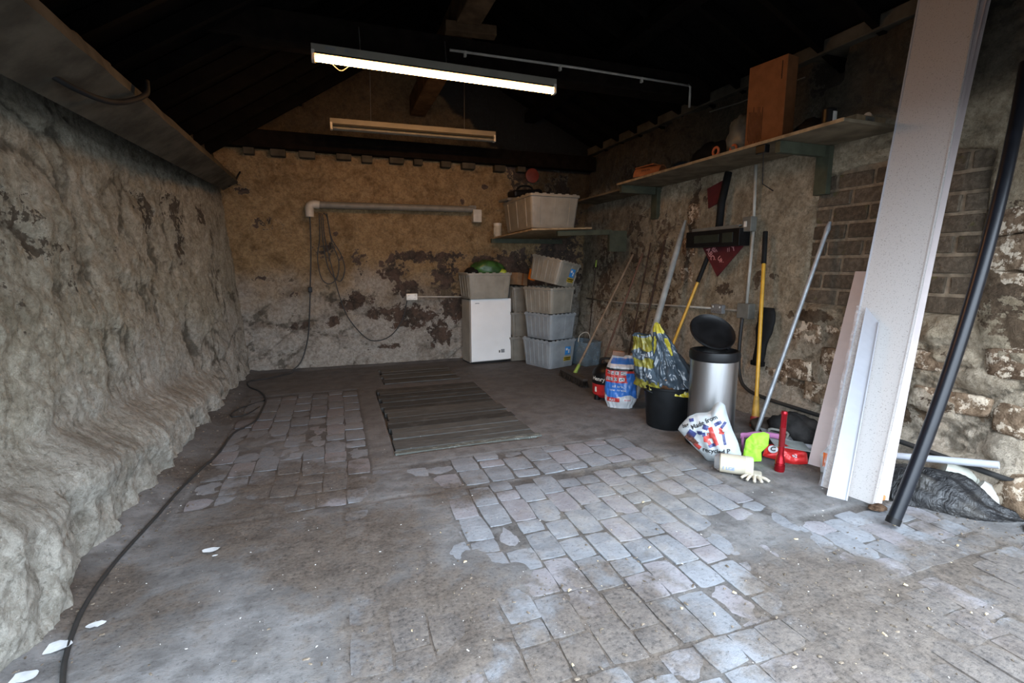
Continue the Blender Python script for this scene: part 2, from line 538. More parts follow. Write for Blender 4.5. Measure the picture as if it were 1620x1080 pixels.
def sett_mesh(w, l, seed):
    r = random.Random(seed)
    bm = bmesh.new()
    nx, ny = 2, 3
    g = []
    j = lambda s: r.uniform(-s, s)
    cor = [(j(.006), j(.008)) for _ in range(4)]
    for i in range(nx + 1):
        row = []
        for k in range(ny + 1):
            u, v = i / nx, k / ny
            x = (u - .5) * (w - 0.005); y = (v - .5) * (l - 0.007)
            ox = (1 - u) * ((1 - v) * cor[0][0] + v * cor[1][0]) + u * ((1 - v) * cor[2][0] + v * cor[3][0])
            oy = (1 - u) * ((1 - v) * cor[0][1] + v * cor[1][1]) + u * ((1 - v) * cor[2][1] + v * cor[3][1])
            ed = (i in (0, nx)) or (k in (0, ny))
            z = (-0.0035 + j(.0015)) if ed else j(.0015)
            cnr = (i in (0, nx)) and (k in (0, ny))
            if cnr: x *= 0.93; y *= 0.95; z -= 0.002
            row.append(bm.verts.new((x + ox, y + oy, z)))
        g.append(row)
    for i in range(nx):
        for k in range(ny):
            bm.faces.new((g[i][k], g[i + 1][k], g[i + 1][k + 1], g[i][k + 1]))
    bd = [g[i][0] for i in range(nx + 1)] + [g[nx][k] for k in range(1, ny + 1)] + [g[i][ny] for i in range(nx - 1, -1, -1)] + [g[0][k] for k in range(ny - 1, 0, -1)]
    lo = [bm.verts.new((v.co.x * 1.01, v.co.y * 1.01, -0.05)) for v in bd]
    for a in range(len(bd)):
        b = (a + 1) % len(bd)
        bm.faces.new((bd[b], bd[a], lo[a], lo[b]))
    bm.normal_update()
    me = bpy.data.meshes.new('paving_stone')
    bm.to_mesh(me); bm.free()
    me.polygons.foreach_set('use_smooth', [True] * len(me.polygons))
    me.set_sharp_from_angle(angle=math.radians(50))
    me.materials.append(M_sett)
    return me
n_sett = 0
for ri, (x0, x1, y0, y1, w, l) in enumerate(REG):
    vari = [sett_mesh(w, l, ri * 10 + k) for k in range(5)] + [sett_mesh(w, l * 0.55, ri * 10 + 7), sett_mesh(w, l * 0.75, ri * 10 + 8)]
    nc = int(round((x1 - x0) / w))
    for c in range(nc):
        x = x0 + (c + 0.5) * (x1 - x0) / nc
        y = y0 + RD.uniform(-0.0, 0.9) * l * 0.0
        first = RD.choice([1.0, 0.55, 0.75, 1.0])
        while y < y1 - 0.06:
            ln = first; first = RD.choice([1, 1, 1, 1, 0.55, 0.75])
            if y + ln * l > y1 + 0.02:
                ln = 0.55
                if y + ln * l > y1 + 0.03: break
            cy = y + ln * l / 2
            skip = (ri == 2 and (blob(x, cy, [(0.25, 2.1, 0.25, 0.35, 1), (2.5, 2.5, .3, .35, 1.2)]) > 0.75)) or n_sett >= 297
            if not skip:
                me = RD.choice(vari[:5]) if ln == 1 else (vari[5] if ln == 0.55 else vari[6])
                o = link('paving_stone', me, floor)
                zz = 0.005 * fb(x * 1.6, cy * 1.6, 1.0, 3) + RD.uniform(-0.002, 0.002)
                if RD.random() < 0.12: zz -= 0.004
                o.location = (x + RD.uniform(-.003, .003), cy, zz)
                o.rotation_euler = (RD.uniform(-.008, .008), RD.uniform(-.008, .008), RD.uniform(-.03, .03) + (PI if RD.random() < .5 else 0))
                n_sett += 1
            y += ln * l
# ground outside the open door
mb = MB(); mb.surf(lambda u, v: (-14 + 30 * u, -16 + 16.3 * v, -0.03), 1, 1)
g = mb.build('ground_outside', pm('outside_tarmac', (0.06, 0.06, 0.06), 0.9)); tag(g, kind='structure')

# ------------------------------------------------------------------ walls
LEFT_BARE = [(4.67, 1.75, .22, .2, 1), (5.25, 1.85, .25, .16, .9), (5.8, 1.85, .18, .14, 1), (5.3, 1.6, .12, .3, .9), (2.85, 1.62, .35, .14, .9),
             (3.15, 1.45, .3, .1, .9), (2.57, 1.35, .2, .2, .7), (3.6, 0.95, .12, .1, .7), (2.85, 1.1, .18, .12, .75), (4.1, 1.5, .3, .12, .7), (3.4, 1.3, .1, .16, .8), (2.3, 1.6, .25, .12, .8), (2.2, 1.0, .2, .12, .7)]
def ledge(Y, z):
    lz = max(0.2, 0.57 - 0.08 * (Y - 2)) + 0.05 * noise.noise(Vector((Y * 2.3, 0, 4)))
    dep = 0.17 * (1 - sm(Y, 4.6, 6.3)) + 0.02
    s = sm(z, lz - 0.17, lz + 0.08)
    return dep * s - 0.035 * (1 - s) * sm(z, 0.1, lz) * (1 - sm(Y, 4.8, 6.3))
def left_fn(Y, z):
    X = -1.10 - 0.055 * z - ledge(Y, z) + 0.05 * sm(Y, 6, 6.9) * (1 - z / 2.5)
    h, hol = relief(Y, z, 11.0, 2.6, 3.2, 0.03, 0.04, 0.25)
    drip = fb(Y * 7.0, z * 1.3, 31.0, 4, 0.8)
    f = 1.0 - 0.5 * sm(Y, 5.0, 6.8)
    low = sm(0.62 - z, 0, 0.35)
    big = fb(Y * 2.2, z * 2.0, 51.0, 2)
    lz_ = max(0.2, 0.57 - 0.08 * (Y - 2)); zn = 1 - 0.65 * (1 - sm(abs(z - lz_ + 0.03), 0.05, 0.2)) * (1 - sm(Y, 4.6, 6.3)); hol *= zn; f *= 0.4 + 0.6 * zn; drip *= zn
    X += h * f + drip * 0.012 * f + low * (0.07 * big + 0.035 * fb(Y * 6, z * 4, 77, 3)) * f
    return (X, Y + 0.02 * noise.noise(Vector((Y * 5, z * 5, 2))), z), hol + sm(-drip, 0.25, 0.8) * 0.5
def left_mask(Y, z):
    b = blob(Y, z, LEFT_BARE) * 0.62 + 0.12 * fb(Y * 2, z * 2, 61, 3)
    return b, 0.8 * sm(z, 1.95, 2.4)  # lintel shade painted in: colour darkens towards the wall head
wl = grid_obj('wall_left', frange(0.3, 7.05, 0.0165), frange(0.0, 2.75, 0.0165), left_fn, M_left, left_mask)
tag(wl, kind='structure')

BACK_BARE = [(-1.0, 2.25, .1, .08, 1), (-.78, 1.86, .22, .1, .85), (-.5, .58, .22, .06, 1), (-.05, .62, .1, .08, .8), (.73, 1.3, .22, .16, .8), (1.25, 1.47, .5, .09, 1), (1.45, 1.22, .2, .22, .9),
             (.96, 1.05, .2, .12, .9), (1.0, .62, .32, .16, .9), (1.35, .35, .22, .22, 1), (.2, .9, .22, .12, .85), (-.1, 1.55, .2, .14, .9), (.3, 1.35, .12, .2, .8), (1.6, .75, .2, .25, .8), (.55, .7, .16, .1, .75),
             (-.9, 1.2, .3, .05, .7), (-.55, 1.0, .2, .05, .7), (-1.0, 1.6, .1, .1, .6), (.6, .25, .5, .06, .75), (-.3, .2, .4, .05, .6), (2.2, 1.45, .4, .12, .9), (2.6, 1.2, .4, .4, 1), (2.6, 2.6, .25, .4, 1), (3.2, 1.8, .4, .9, 1), (.02, 1.75, .05, .04, 1), (2.05, 2.45, .06, .04, 1), (1.7, 2.2, .05, .08, .8)]
def back_fn(X, z):
    h, hol = relief(X, z, 23.0, 2.9, 5.6, 0.03, 0.018, 0.12)
    f = 1 - 0.45 * sm(z, 1.4, 2.0)
    return (X, 6.86 - h * f, z), hol * (1 - 0.7 * sm(z, 1.3, 1.8))
def back_mask(X, z):
    b = blob(X, z, BACK_BARE) * 0.66 + 0.13 * fb(X * 2, z * 2, 71, 3) + 0.13 * (1 - sm(abs(z - 1.0), 0, 1.0)) * sm(X, -1.2, 0.6)
    # sooted gable: only a worn patch of the limewash is left above the tie beam
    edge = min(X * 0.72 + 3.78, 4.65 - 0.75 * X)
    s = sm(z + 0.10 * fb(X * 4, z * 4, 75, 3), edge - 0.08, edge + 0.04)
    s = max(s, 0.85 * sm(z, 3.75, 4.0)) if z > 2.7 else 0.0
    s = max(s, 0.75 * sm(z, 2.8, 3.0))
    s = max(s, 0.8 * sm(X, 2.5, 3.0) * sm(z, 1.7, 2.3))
    return b, s
wb = grid_obj('wall_back', frange(-1.45, 3.9, 0.02), frange(0.0, 4.3, 0.02), back_fn, M_back, back_mask)
tag(wb, kind='structure')

RIGHT_BARE = [(4.45, 1.75, .1, .6, 1), (4.85, 1.6, .3, .5, .8), (4.7, 1.0, .3, .4, .75), (5.5, 1.6, .25, .7, .8), (6.15, 1.2, .4, .6, .9), (5.3, .6, .5, .4, .8), (3.85, 1.12, .12, .08, 1),
              (3.45, 1.22, .05, .1, 1), (3.3, 1.25, .1, .06, .8), (4.2, 2.05, .1, .1, .9), (2.9, .95, .22, .05, 1), (2.95, .45, .2, .12, .9), (2.6, .6, .15, .1, .8), (2.2, .38, .25, .1, 1), (1.85, .5, .25, .07, .9),
              (1.7, 1.4, .16, .35, 1.1), (1.5, 1.2, .2, .3, 1), (1.62, 1.02, .15, .08, .9), (1.4, .5, .3, .1, .9), (2.0, .8, .12, .05, .7), (3.1, 2.85, .12, .2, 1), (4.4, 2.4, .3, .2, .8), (1.9, .68, .05, .1, .6), (2.85, 1.15, .1, .1, .8), (5.9, 2.5, .5, .3, .8)]
WIN = (1.86, 2.99, 1.04, 2.12)
def right_fn(Y, z):
    h, hol = relief(Y, z, 37.0, 3.0, 5.0, 0.045, 0.026, 0.12)
    X = 3.5 + 0.08 * z
    y0, y1, z0, z1 = WIN
    arch = z1 - 0.10 * ((Y - (y0 + y1) / 2) / ((y1 - y0) / 2)) ** 2
    ins = sm(Y, y0 - 0.02, y0 + 0.05) * (1 - sm(Y, y1 - 0.05, y1 + 0.02)) * sm(z, z0 - 0.02, z0 + 0.03) * (1 - sm(z, arch - 0.04, arch + 0.03))
    X -= h * (1 - 0.93 * ins) * (1 - 0.6 * sm(Y, 2.9, 3.1) * (1 - sm(Y, 4.2, 4.5)))
    X += 0.075 * ins + 0.02 * sm(Y, 4.25, 4.35) * (1 - sm(Y, 4.6, 4.7)) * sm(z, 1.0, 1.2)
    # cast footing
    ft = 1 - sm(z, 0.19 + 0.01 * noise.noise(Vector((Y * 3, 0, 0))), 0.25)
    X = X * (1 - ft) + (3.44 - 0.15 * h) * ft
    # hole in the wall head
    nic = sm(Y, 2.9, 2.97) * (1 - sm(Y, 3.12, 3.2)) * sm(z, 2.72, 2.78)
    X += 0.18 * nic
    return (X, Y, z), hol * (1 - ins) * (1 - ft) * (1 - 0.5 * sm(Y, 2.9, 3.1) * (1 - sm(Y, 4.2, 4.5)))
def right_mask(Y, z):
    b = blob(Y, z, RIGHT_BARE) * 0.68 + 0.12 * fb(Y * 2, z * 2, 81, 3)
    y0, y1, z0, z1 = WIN
    if y0 < Y < y1 and z0 < z < z1: b = -0.5
    return b, max(0.85 * sm(z, 2.25, 2.5), 0.5 * sm(Y, 4.8, 5.6) * sm(z, 0.9, 1.4))  # shade above the shelf painted into the colour; far end darker too
wr = grid_obj('wall_right', frange(0.3, 7.05, 0.02), frange(0.0, 3.08, 0.02), right_fn, M_right, right_mask)
tag(wr, kind='structure')
# wall head ledge on the right, behind the rafters feet
mb = MB(); mb.box((3.86, 3.7, 3.03), (0.4, 6.7, 0.1), bev=0.01)
mb.build('wall_head', M_conc, wr)

# bricked-up window: every brick its own part
M_brick = NT('grey_brown_brick')
_r = M_brick.objrand()
_c = M_brick.mix(_r, (0.13, 0.098, 0.068), (0.185, 0.145, 0.105))
_f = M_brick.noise(M_brick.pos(), 30, 7, 0.7)
_c = M_brick.mix(M_brick.step(_f, 0.4, 0.65), M_brick.mix(1.0, _c, (0.6, 0.6, 0.6), 'MULTIPLY'), _c)
_m = M_brick.step(M_brick.noise(M_brick.pos(), 9, 5), 0.62, 0.7)
_c = M_brick.mix(M_brick.math('MULTIPLY', _m, 0.4), _c, (0.12, 0.12, 0.03))
M_brick = M_brick.out(_c, 0.95, 0, M_brick.bump(_f, 0.9, 0.015), spec=0.1)
M_mortar = pm('brick_mortar', (0.24, 0.19, 0.135), 0.95, var=0.3, scale=20, bump=0.6)
y0, y1, z0, z1 = WIN
mb = MB(); 
mb.surf(lambda u, v: (3.5 + 0.08 * (z0 + (z1 - z0) * v) + 0.044 + 0.006 * noise.noise(Vector((u * 20, v * 20, 0))), y1 + 0.03 - (y1 - y0 + 0.06) * u, z0 - 0.02 + (z1 - z0 - 0.02) * v), 30, 30)
mb.build('mortar', M_mortar, wr, True)
def brick_mesh(L, seed):
    r = random.Random(seed); mb = MB()
    mb.box((0, 0, 0), (0.07, L - 0.012, 0.104), bev=0.008)
    me = bpy.data.meshes.new('brick')
    me.from_pydata([(x + r.uniform(-.0015, .0015), y + r.uniform(-.002, .002), z + r.uniform(-.002, .002)) for x, y, z in mb.v], [], mb.f)
    me.materials.append(M_brick)
    return me
BM = {L: [brick_mesh(L, k) for k in range(3)] for L in (0.27, 0.13)}
row = 0; z = z0 + 0.062
while z < z1 - 0.03:
    half = (y1 - y0) / 2; yc = (y0 + y1) / 2
    top = z1 - 0.02
    wy_ = half if z < z1 - 0.12 else half * math.sqrt(max(0.05, (top + 0.06 - z) / 0.16)) if z > z1 - 0.12 else half
    y = y1 - (0.0 if row % 2 == 0 else 0.145)
    if row % 2: 
        o = link('brick', BM[0.13][row % 3], wr); o.location = (3.5 + 0.08 * z + 0.068, y1 - 0.065, z)
    while y - 0.27 > y0 - 0.02:
        o = link('brick', RD.choice(BM[0.27]), wr)
        o.location = (3.5 + 0.08 * z + 0.068 + RD.uniform(-.004, .004), y - 0.135, z + RD.uniform(-.002, .002))
        o.rotation_euler = (RD.uniform(-.01, .01), 0.08, 0)
        y -= 0.285
    if y - 0.13 > y0 - 0.03:
        o = link('brick', RD.choice(BM[0.13]), wr)
        o.location = (3.5 + 0.08 * z + 0.068, y - 0.065, z)
    z += 0.1265; row += 1

# stones whose limewash has gone, each its own part, standing a little proud
M_stone = NT('bare_brown_stone')
_c = M_stone.mix(M_stone.objrand(), (0.19, 0.125, 0.08), (0.33, 0.235, 0.155))
_f = M_stone.noise(M_stone.pos(), 22, 8, 0.7)
_c = M_stone.mix(M_stone.step(_f, 0.38, 0.6), M_stone.mix(1.0, _c, (0.45, 0.42, 0.4), 'MULTIPLY'), _c)
_w = M_stone.step(M_stone.noise(M_stone.pos(), 13, 6, 0.75), 0.51, 0.56)
_c = M_stone.mix(M_stone.math('MULTIPLY', _w, 0.85), _c, (0.72, 0.60, 0.46))
M_stone = M_stone.out(_c, 0.95, 0, M_stone.bump(_f, 1.0, 0.02), spec=0.1)
def stone_mesh(seed, sy, sz):
    bm = bmesh.new()
    bmesh.ops.create_cube(bm, size=1.0)
    bmesh.ops.subdivide_edges(bm, edges=list(bm.edges), cuts=6, use_grid_fill=True)
    for v in bm.verts:
        c = v.co.copy()
        s = (c * 2).length
        c = c * (1.0 - 0.08 * sm(s, 1.2, 1.75))
        c.x *= 0.10; c.y *= sy * 1.25; c.z *= sz * 1.2
        nn = noise.noise_vector(Vector((c.x * 6, c.y * 6, c.z * 6 + seed * 3.7))) + 0.5 * noise.noise_vector(Vector((c.x * 20, c.y * 20, c.z * 20 + seed * 3.7)))
        v.co = c + nn * Vector((0.012, 0.026, 0.022))
    me = bpy.data.meshes.new('stone'); bm.to_mesh(me); bm.free()
    me.polygons.foreach_set('use_smooth', [True] * len(me.polygons))
    me.materials.append(M_stone)
    return me
STONES = [(1.72, 1.60, .20, .13), (1.70, 1.42, .26, .17), (1.60, 1.22, .30, .16), (1.42, 1.45, .24, .2), (1.36, 1.15, .2, .14), (1.50, 1.72, .2, .12), (1.66, 1.04, .14, .10),
          (2.95, .50, .24, .15), (2.62, .62, .2, .17), (2.28, .40, .28, .13), (1.86, .52, .32, .10), (1.45, .48, .3, .16), (2.9, .82, .2, .14), (2.66, .90, .16, .12), (2.0, .74, .2, .1),
          (3.12, .40, .18, .12), (2.72, .36, .2, .13), (1.55, .80, .26, .15), (4.42, 1.9, .14, .2), (4.45, 1.55, .16, .16), (4.43, 1.25, .15, .14)]
for k, (y, z, sy, sz) in enumerate(STONES):
    o = link('stone', stone_mesh(k, sy, sz), wr)
    o.location = (3.5 + 0.08 * z + 0.052, y, z)
    o.rotation_euler = (RD.uniform(-.08, .08), RD.uniform(-.05, .05), RD.uniform(-.05, .05))

# front wall with the open doorway (behind the camera) and the lintel over it
mb = MB()
mb.box((-1.6, 0.70, 1.5), (0.9, 0.2, 3.0)); mb.box((4.0, 0.70, 1.5), (0.8, 0.2, 3.0)); mb.box((1.2, 0.70, 3.3), (6.4, 0.2, 2.25))
wf = mb.build('wall_front', M_door); tag(wf, kind='structure')

# ------------------------------------------------------------------ roof
ROOF_L, ROOF_R, RIDGE = (-1.75, 2.36), (4.05, 2.95), (1.15, 4.25)
mb = MB()
def slab(p, q, t=0.05):
    (xa, za), (xb, zb) = p, q
    vs = [(xa, 0.1, za), (xb, 0.1, zb), (xb, 7.1, zb), (xa, 7.1, za), (xa, 0.1, za + t), (xb, 0.1, zb + t), (xb, 7.1, zb + t), (xa, 7.1, za + t)]
    mb.add(vs, [(0, 3, 2, 1), (4, 5, 6, 7), (0, 1, 5, 4), (1, 2, 6, 5), (2, 3, 7, 6), (3, 0, 4, 7)])
slab(ROOF_L, RIDGE); slab(RIDGE, ROOF_R)
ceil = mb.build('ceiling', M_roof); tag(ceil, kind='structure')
y = 0.55
while y < 6.8:
    for (p, q) in ((ROOF_L, RIDGE), (ROOF_R, RIDGE)):
        mb = MB()
        a = Vector((p[0], y, p[1] - 0.02)); b = Vector((q[0], y, q[1] - 0.04))
        d = (b - a); L = d.length
        M = frame((a + b) / 2 + Vector((0, 0, -0.05)), d, (0, 1, 0))
        mb.box((0, 0, 0), (L, 0.05, 0.10), M)
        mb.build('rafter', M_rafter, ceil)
    y += 0.42
for (yy, zz, ww) in ((4.38, 3.11, 0.2), (1.4, 3.11, 0.2)):
    mb = MB(); mb.box((1.2, yy, zz), (5.2, ww, 0.22), bev=0.012); mb.build('tie_beam', M_beam, ceil)
mb = MB(); mb.box((1.2, 6.74, 2.83), (5.0, 0.14, 0.2), bev=0.012); mb.build('tie_beam', M_beam, ceil)
mb = MB(); mb.box((1.12, 3.55, 3.40), (0.20, 6.5, 0.24), bev=0.012); mb.build('ridge_beam', M_lit, ceil)
mb = MB(); mb.box((1.15, 4.22, 3.26), (0.42, 0.10, 0.08), rot=(0, 0, -0.1), bev=0.01); mb.build('timber_block', M_lit, ceil)
for s, x in ((1, -0.35), (-1, 2.7)):
    mb = MB(); mb.box((x, 3.6, 3.32 if s > 0 else 3.4), (0.16, 6.4, 0.12), bev=0.01); mb.build('purlin', M_rafter, ceil)
# packing stones between the back tie beam and the wall head
x = -0.95
while x < 2.6:
    w = RD.uniform(0.10, 0.2)
    mb = MB(); mb.box((x + w / 2, 6.79, 2.70 + RD.uniform(-.01, .01)), (w, 0.12, 0.09), bev=0.015)
    mb.build('packing_stone', M_conc, wb)
    x += w + RD.uniform(0.12, 0.3)

# cast concrete beam along the head of the left wall, with rough render on top of it
mb = MB()
def beam_ring(Y, t):
    w = 0.012 * noise.noise(Vector((Y * 4, 0, 0)))
    return [Vector((-1.19 + 0.06 * t, Y, 2.07 + 0.12 * t)), Vector((-0.95 - 0.03 * t + w, Y, 2.24 + 0.04 * t)), Vector((-0.97 - 0.03 * t + w, Y, 2.31 + 0.03 * t)), Vector((-1.30, Y, 2.36))]
mb.rings([beam_ring(0.5 + 5.95 * i / 30, max(0, (0.5 + 5.95 * i / 30 - 2) / 4.5)) for i in range(31)])
bo = mb.build('concrete_beam', M_conc, wl)
mb = MB()
def head(u, v):
    Y = 0.4 + 6.45 * u
    ang = v * PI * 0.62
    r = 0.08 + 0.03 * fb(Y * 3, v * 3, 2, 3)
    return (-1.0 - 0.05 * u - r * (1 - math.cos(ang)) * 1.6 + 0.045 * fb(Y * 2.5, v, 8, 4), Y, 2.30 + r * 1.1 * math.sin(ang) + 0.05 * fb(Y * 2, v * 2, 12, 3))
mb.surf(head, 220, 12)
mb.build('wall_head', M_conc, wl, True)

# ================================================================== objects
M_white_m = pm('white_enamel', (0.62, 0.62, 0.58), 0.35, var=0.06, scale=4, dirt=0.25, dirtcol=(0.35, 0.33, 0.28))
M_batten = pm('aged_white_batten', (0.20, 0.185, 0.15), 0.5, var=0.1, scale=6, dirt=0.3, dirtcol=(0.2, 0.17, 0.12))
M_cap = pm('off_white_plastic', (0.55, 0.52, 0.45), 0.45)
M_chain = pm('dull_steel_chain', (0.25, 0.24, 0.22), 0.4, 0.8)
M_oldtube = pm('unlit_tube_glass', (0.16, 0.155, 0.13), 0.25)
M_label = pm('small_grey_label', (0.16, 0.16, 0.16), 0.5)
_t = NT('lit_tube')
M_tube = _t.out(_t.mix(_t.step(_t.noise(_t.obj(), 3), 0.2, 0.8), (1, 0.9, 0.7), (1, 0.93, 0.75)), 0.4, emis=(1.0, 0.47, 0.14, 1), estr=TUBE_STRENGTH)
M_black = pm('black_plastic', (0.006, 0.006, 0.0065), 0.42, var=0.3, spec=.25)
M_blackrub = pm('black_rubber', (0.009, 0.009, 0.009), 0.75, var=0.3, spec=.2)
M_cable = pm('black_cable_sheath', (0.022, 0.022, 0.022), 0.55, dirt=0.3)
M_cond = pm('white_conduit', (0.42, 0.40, 0.35), 0.5, dirt=0.4, dirtcol=(0.22, 0.19, 0.14))
M_condd = pm('grey_conduit', (0.15, 0.145, 0.125), 0.55, dirt=0.4)
M_socket = pm('white_socket_plastic', (0.70, 0.68, 0.62), 0.4)
M_metal = pm('galvanised_steel', (0.33, 0.34, 0.35), 0.45, 0.6, var=0.2, scale=20)
M_shelfw = pm('raw_grey_shelf_board', (0.16, 0.128, 0.086), 0.85, var=0.3, scale=5, bump=0.2)
M_shelfe = pm('sawn_board_edge', (0.30, 0.22, 0.13), 0.85, var=0.3)
M_green = pm('green_painted_timber', (0.048, 0.054, 0.032), 0.75, var=0.25, scale=10)

# ---- fluorescent battens
def batten(name, label, p0, p1, lit):
    p0, p1 = Vector(p0), Vector(p1)
    c = (p0 + p1) / 2; L = (p1 - p0).length
    t = thing(name, label, 'light', c, (0, -math.atan2(p1.z - p0.z, p1.x - p0.x), 0))
    mb = MB(); mb.box((0, 0, 0.015), (L, 0.058, 0.055), bev=0.004)
    mb.build('housing', M_batten, t)
    for s in (-1, 1):
        mb = MB(); mb.add([(-L / 2 + .02, 0, -.012), (L / 2 - .02, 0, -.012), (L / 2 - .02, s * .055, -.035), (-L / 2 + .02, s * .055, -.035)], [(0, 1, 2, 3)])
        mb.build('reflector', M_batten, t)
    ys = (-0.012,) if lit else (-0.026, 0.026)
    for y in ys:
        mb = MB(); mb.tube([(-L / 2 + .028, y, -.055), (L / 2 - .028, y, -.055)], 0.019 if lit else .015, 14)
        mb.build('tube', M_tube if lit else M_oldtube, t, True, 40)
    for s in (-1, 1):
        mb = MB(); mb.box((s * (L / 2 - .012), 0, -.035), (0.024, 0.06, 0.075), bev=0.004)
        mb.build('end_cap', M_cap, t)
    if lit:
        mb = MB(); mb.box((-L / 2 + .13, -0.0302, .02), (0.07, .002, .018)); mb.build('rating_label', M_label, t)
        mb = MB(); mb.box((-L / 2 + .24, -0.0302, .02), (0.025, .002, .018)); mb.build('rating_label', M_label, t)
    return t, L
t1, L1 = batten('fluorescent_batten', 'lit fluorescent batten with one glowing tube hung under the tie beam', (-0.08, 4.05, 2.875), (1.84, 4.05, 2.86), True)
for x, top in ((0.03, .24), (-0.62, .24)):
    mb = MB(); mb.tube([(x, 0.02, .04), (x, 0.08, top)], 0.0035, 6); mb.build('chain', M_chain, t1)
mb = MB(); mb.tube([(-.86, .02, -.02), (-.80, .03, -.08), (-.76, .03, -.10), (-.72, .03, -.075), (-.66, .02, -.02)], 0.003, 6, smooth_path=4); mb.build('flex', M_chain, t1)
t2, L2 = batten('fluorescent_batten', 'unlit grey fluorescent batten in front of the back wall', (0.03, 5.85, 2.86), (1.88, 5.85, 2.88), False)
for x in (-0.5, 0.55):
    mb = MB(); mb.tube([(x, 0, .04), (x + .02, .02, .62)], 0.003, 6); mb.build('chain', M_chain, t2)

# ---- conduit along the tie beam
t = thing('conduit', 'thin white conduit clipped along the front tie beam', 'pipe', (0.98, 4.255, 3.10))
mb = MB(); mb.tube([(0, 0, 0), (1.2, 0, .01), (2.39, 0, .0)], 0.011, 8); mb.build('pipe', M_cond, t, True)
mb = MB(); mb.tube([(2.38, 0, .005), (2.41, 0, -.01), (2.41, 0.0, -.2)], 0.011, 8); mb.build('drop_pipe', M_cond, t, True)
for x in (0.13, 1.0, 1.85):
    mb = MB(); mb.box((x, 0.004, -.012), (.022, .03, .045), bev=.004); mb.build('clip', M_cond, t)
mb = MB(); mb.tube([(3.68, 4.3, 2.9), (3.675, 3.9, 2.87), (3.67, 3.2, 2.86)], 0.006, 6)
tag(mb.build('cable', M_condd), 'thin grey cable along the head of the right wall', 'cable')

# ---- old hose looped over the concrete beam
mb = MB(); mb.tube([(-1.17, 2.72, 2.20), (-1.05, 2.85, 2.13), (-0.97, 3.05, 2.14), (-0.90, 3.25, 2.24), (-0.93, 3.42, 2.36)], 0.014, 8, smooth_path=5)
tag(mb.build('hose', M_blackrub, None, True), 'dark hose looped across the concrete beam on the left wall', 'hose')
mb = MB(); mb.tube([(-1.07, 6.38, 2.22), (-1.0, 6.42, 2.3), (-0.95, 6.45, 2.40)], 0.010, 6)
tag(mb.build('iron_hook', M_blackrub, None, True), 'dark iron hook at the far end of the concrete beam', 'hook')

# ---- back wall pipe, cables, socket
t = thing('waste_pipe', 'grey plastic pipe running level across the back wall', 'pipe', (-0.21, 6.74, 2.10))
mb = MB(); mb.tube([(0.0, 0, 0), (2.06, 0, .02)], 0.043, 16); mb.build('pipe', M_condd, t, True, 50)
mb = MB(); mb.tube([(0.07, 0, 0), (0.0, 0, .005), (-.045, 0, -.02), (-.05, -.01, -.07), (-.05, -.01, -.15)], [0.05, .05, .052, .052, .052], 16, smooth_path=3); mb.build('elbow', M_cond, t, True, 50)
mb = MB(); mb.box((2.10, 0, -.07), (.12, .11, .17), bev=.008); mb.build('end_box', M_cond, t)
mb = MB(); mb.box((2.04, 0.0, .04), (.10, .06, .06), bev=.006); mb.build('bracket', M_condd, t)

M_thin = 0.0075
pts = [(-.26, 6.73, 2.02), (-.27, 6.76, 1.6), (-.31, 6.76, 1.04), (-.35, 6.76, .6), (-.39, 6.76, .36), (-.48, 6.72, .12), (-.62, 6.62, .03), (-.80, 6.45, .017), (-1.0, 6.3, .017), (-.98, 6.05, .017), (-.84, 5.78, .017), (-.74, 5.45, .017), (-.72, 5.1, .017), (-.73, 4.65, .017), (-.85, 4.37, .017), (-.87, 3.9, .017), (-.95, 3.38, .017), (-.98, 2.97, .015), (-1.01, 2.51, .015), (-1.0, 2.2, .015), (-.95, 1.95, .015), (-.88, 1.75, .015), (-.8, 1.5, .015)]
def ground_pts(pts, r):
    out = []
    for p in pts:
        p = Vector(p)
        if p.z < 0.05:
            p.z = floor_fn(p.x, p.y)[0][2] + r
        out.append(p)
    return out
t = thing('power_cable', 'long black cable hanging on the back wall and trailing along the left wall', 'cable', (0, 0, 0))
mb = MB(); mb.tube(ground_pts(catmull(pts, 8), .009), 0.0085, 8); mb.build('cable', M_cable, t, True)
mb = MB(); mb.box((-.31, 6.745, 1.05), (.05, .04, .07), bev=.01); mb.build('inline_switch', M_black, t)
mb = MB(); mb.tube(ground_pts(catmull([(-.74, 5.4, .015), (-.86, 5.25, .015), (-.96, 5.0, .015), (-.93, 4.85, .015), (-.82, 4.95, .015), (-.76, 5.15, .015)], 6), .007), 0.006, 6)
mb.build('loose_end', M_cable, t, True)
mb = MB()
mb.tube([(-.15, 6.72, 2.0), (-.16, 6.74, 1.7), (-.2, 6.75, 1.45), (-.17, 6.75, 1.2), (-.08, 6.75, 1.12), (.02, 6.75, 1.2), (.05, 6.75, 1.42), (-.02, 6.75, 1.65), (-.06, 6.74, 1.95), (-.1, 6.72, 2.0)], M_thin, 6, smooth_path=8)
mb.tube([(-.13, 6.73, 2.0), (-.12, 6.75, 1.6), (-.07, 6.76, 1.3), (.05, 6.76, 1.15), (.12, 6.76, 1.3), (.08, 6.75, 1.5), (-.02, 6.74, 1.7), (-.06, 6.73, 2.0)], M_thin, 6, smooth_path=8)
tag(mb.build('cable_coil', M_cable, None, True), 'loose coils of thin dark cable hung from the grey pipe elbow', 'cable')
mb = MB(); mb.tube([(-.11, 6.73, 1.99), (-.10, 6.75, 1.7), (-.03, 6.76, 1.3), (.04, 6.76, .95), (.14, 6.76, .66), (.34, 6.76, .40), (.50, 6.76, .35), (.68, 6.76, .42), (.83, 6.76, .62), (.90, 6.75, .88)], M_thin, 6, smooth_path=8)
tag(mb.build('extension_cable', M_cable, None, True), 'dark cable sagging from the pipe elbow to the white back wall socket', 'cable')

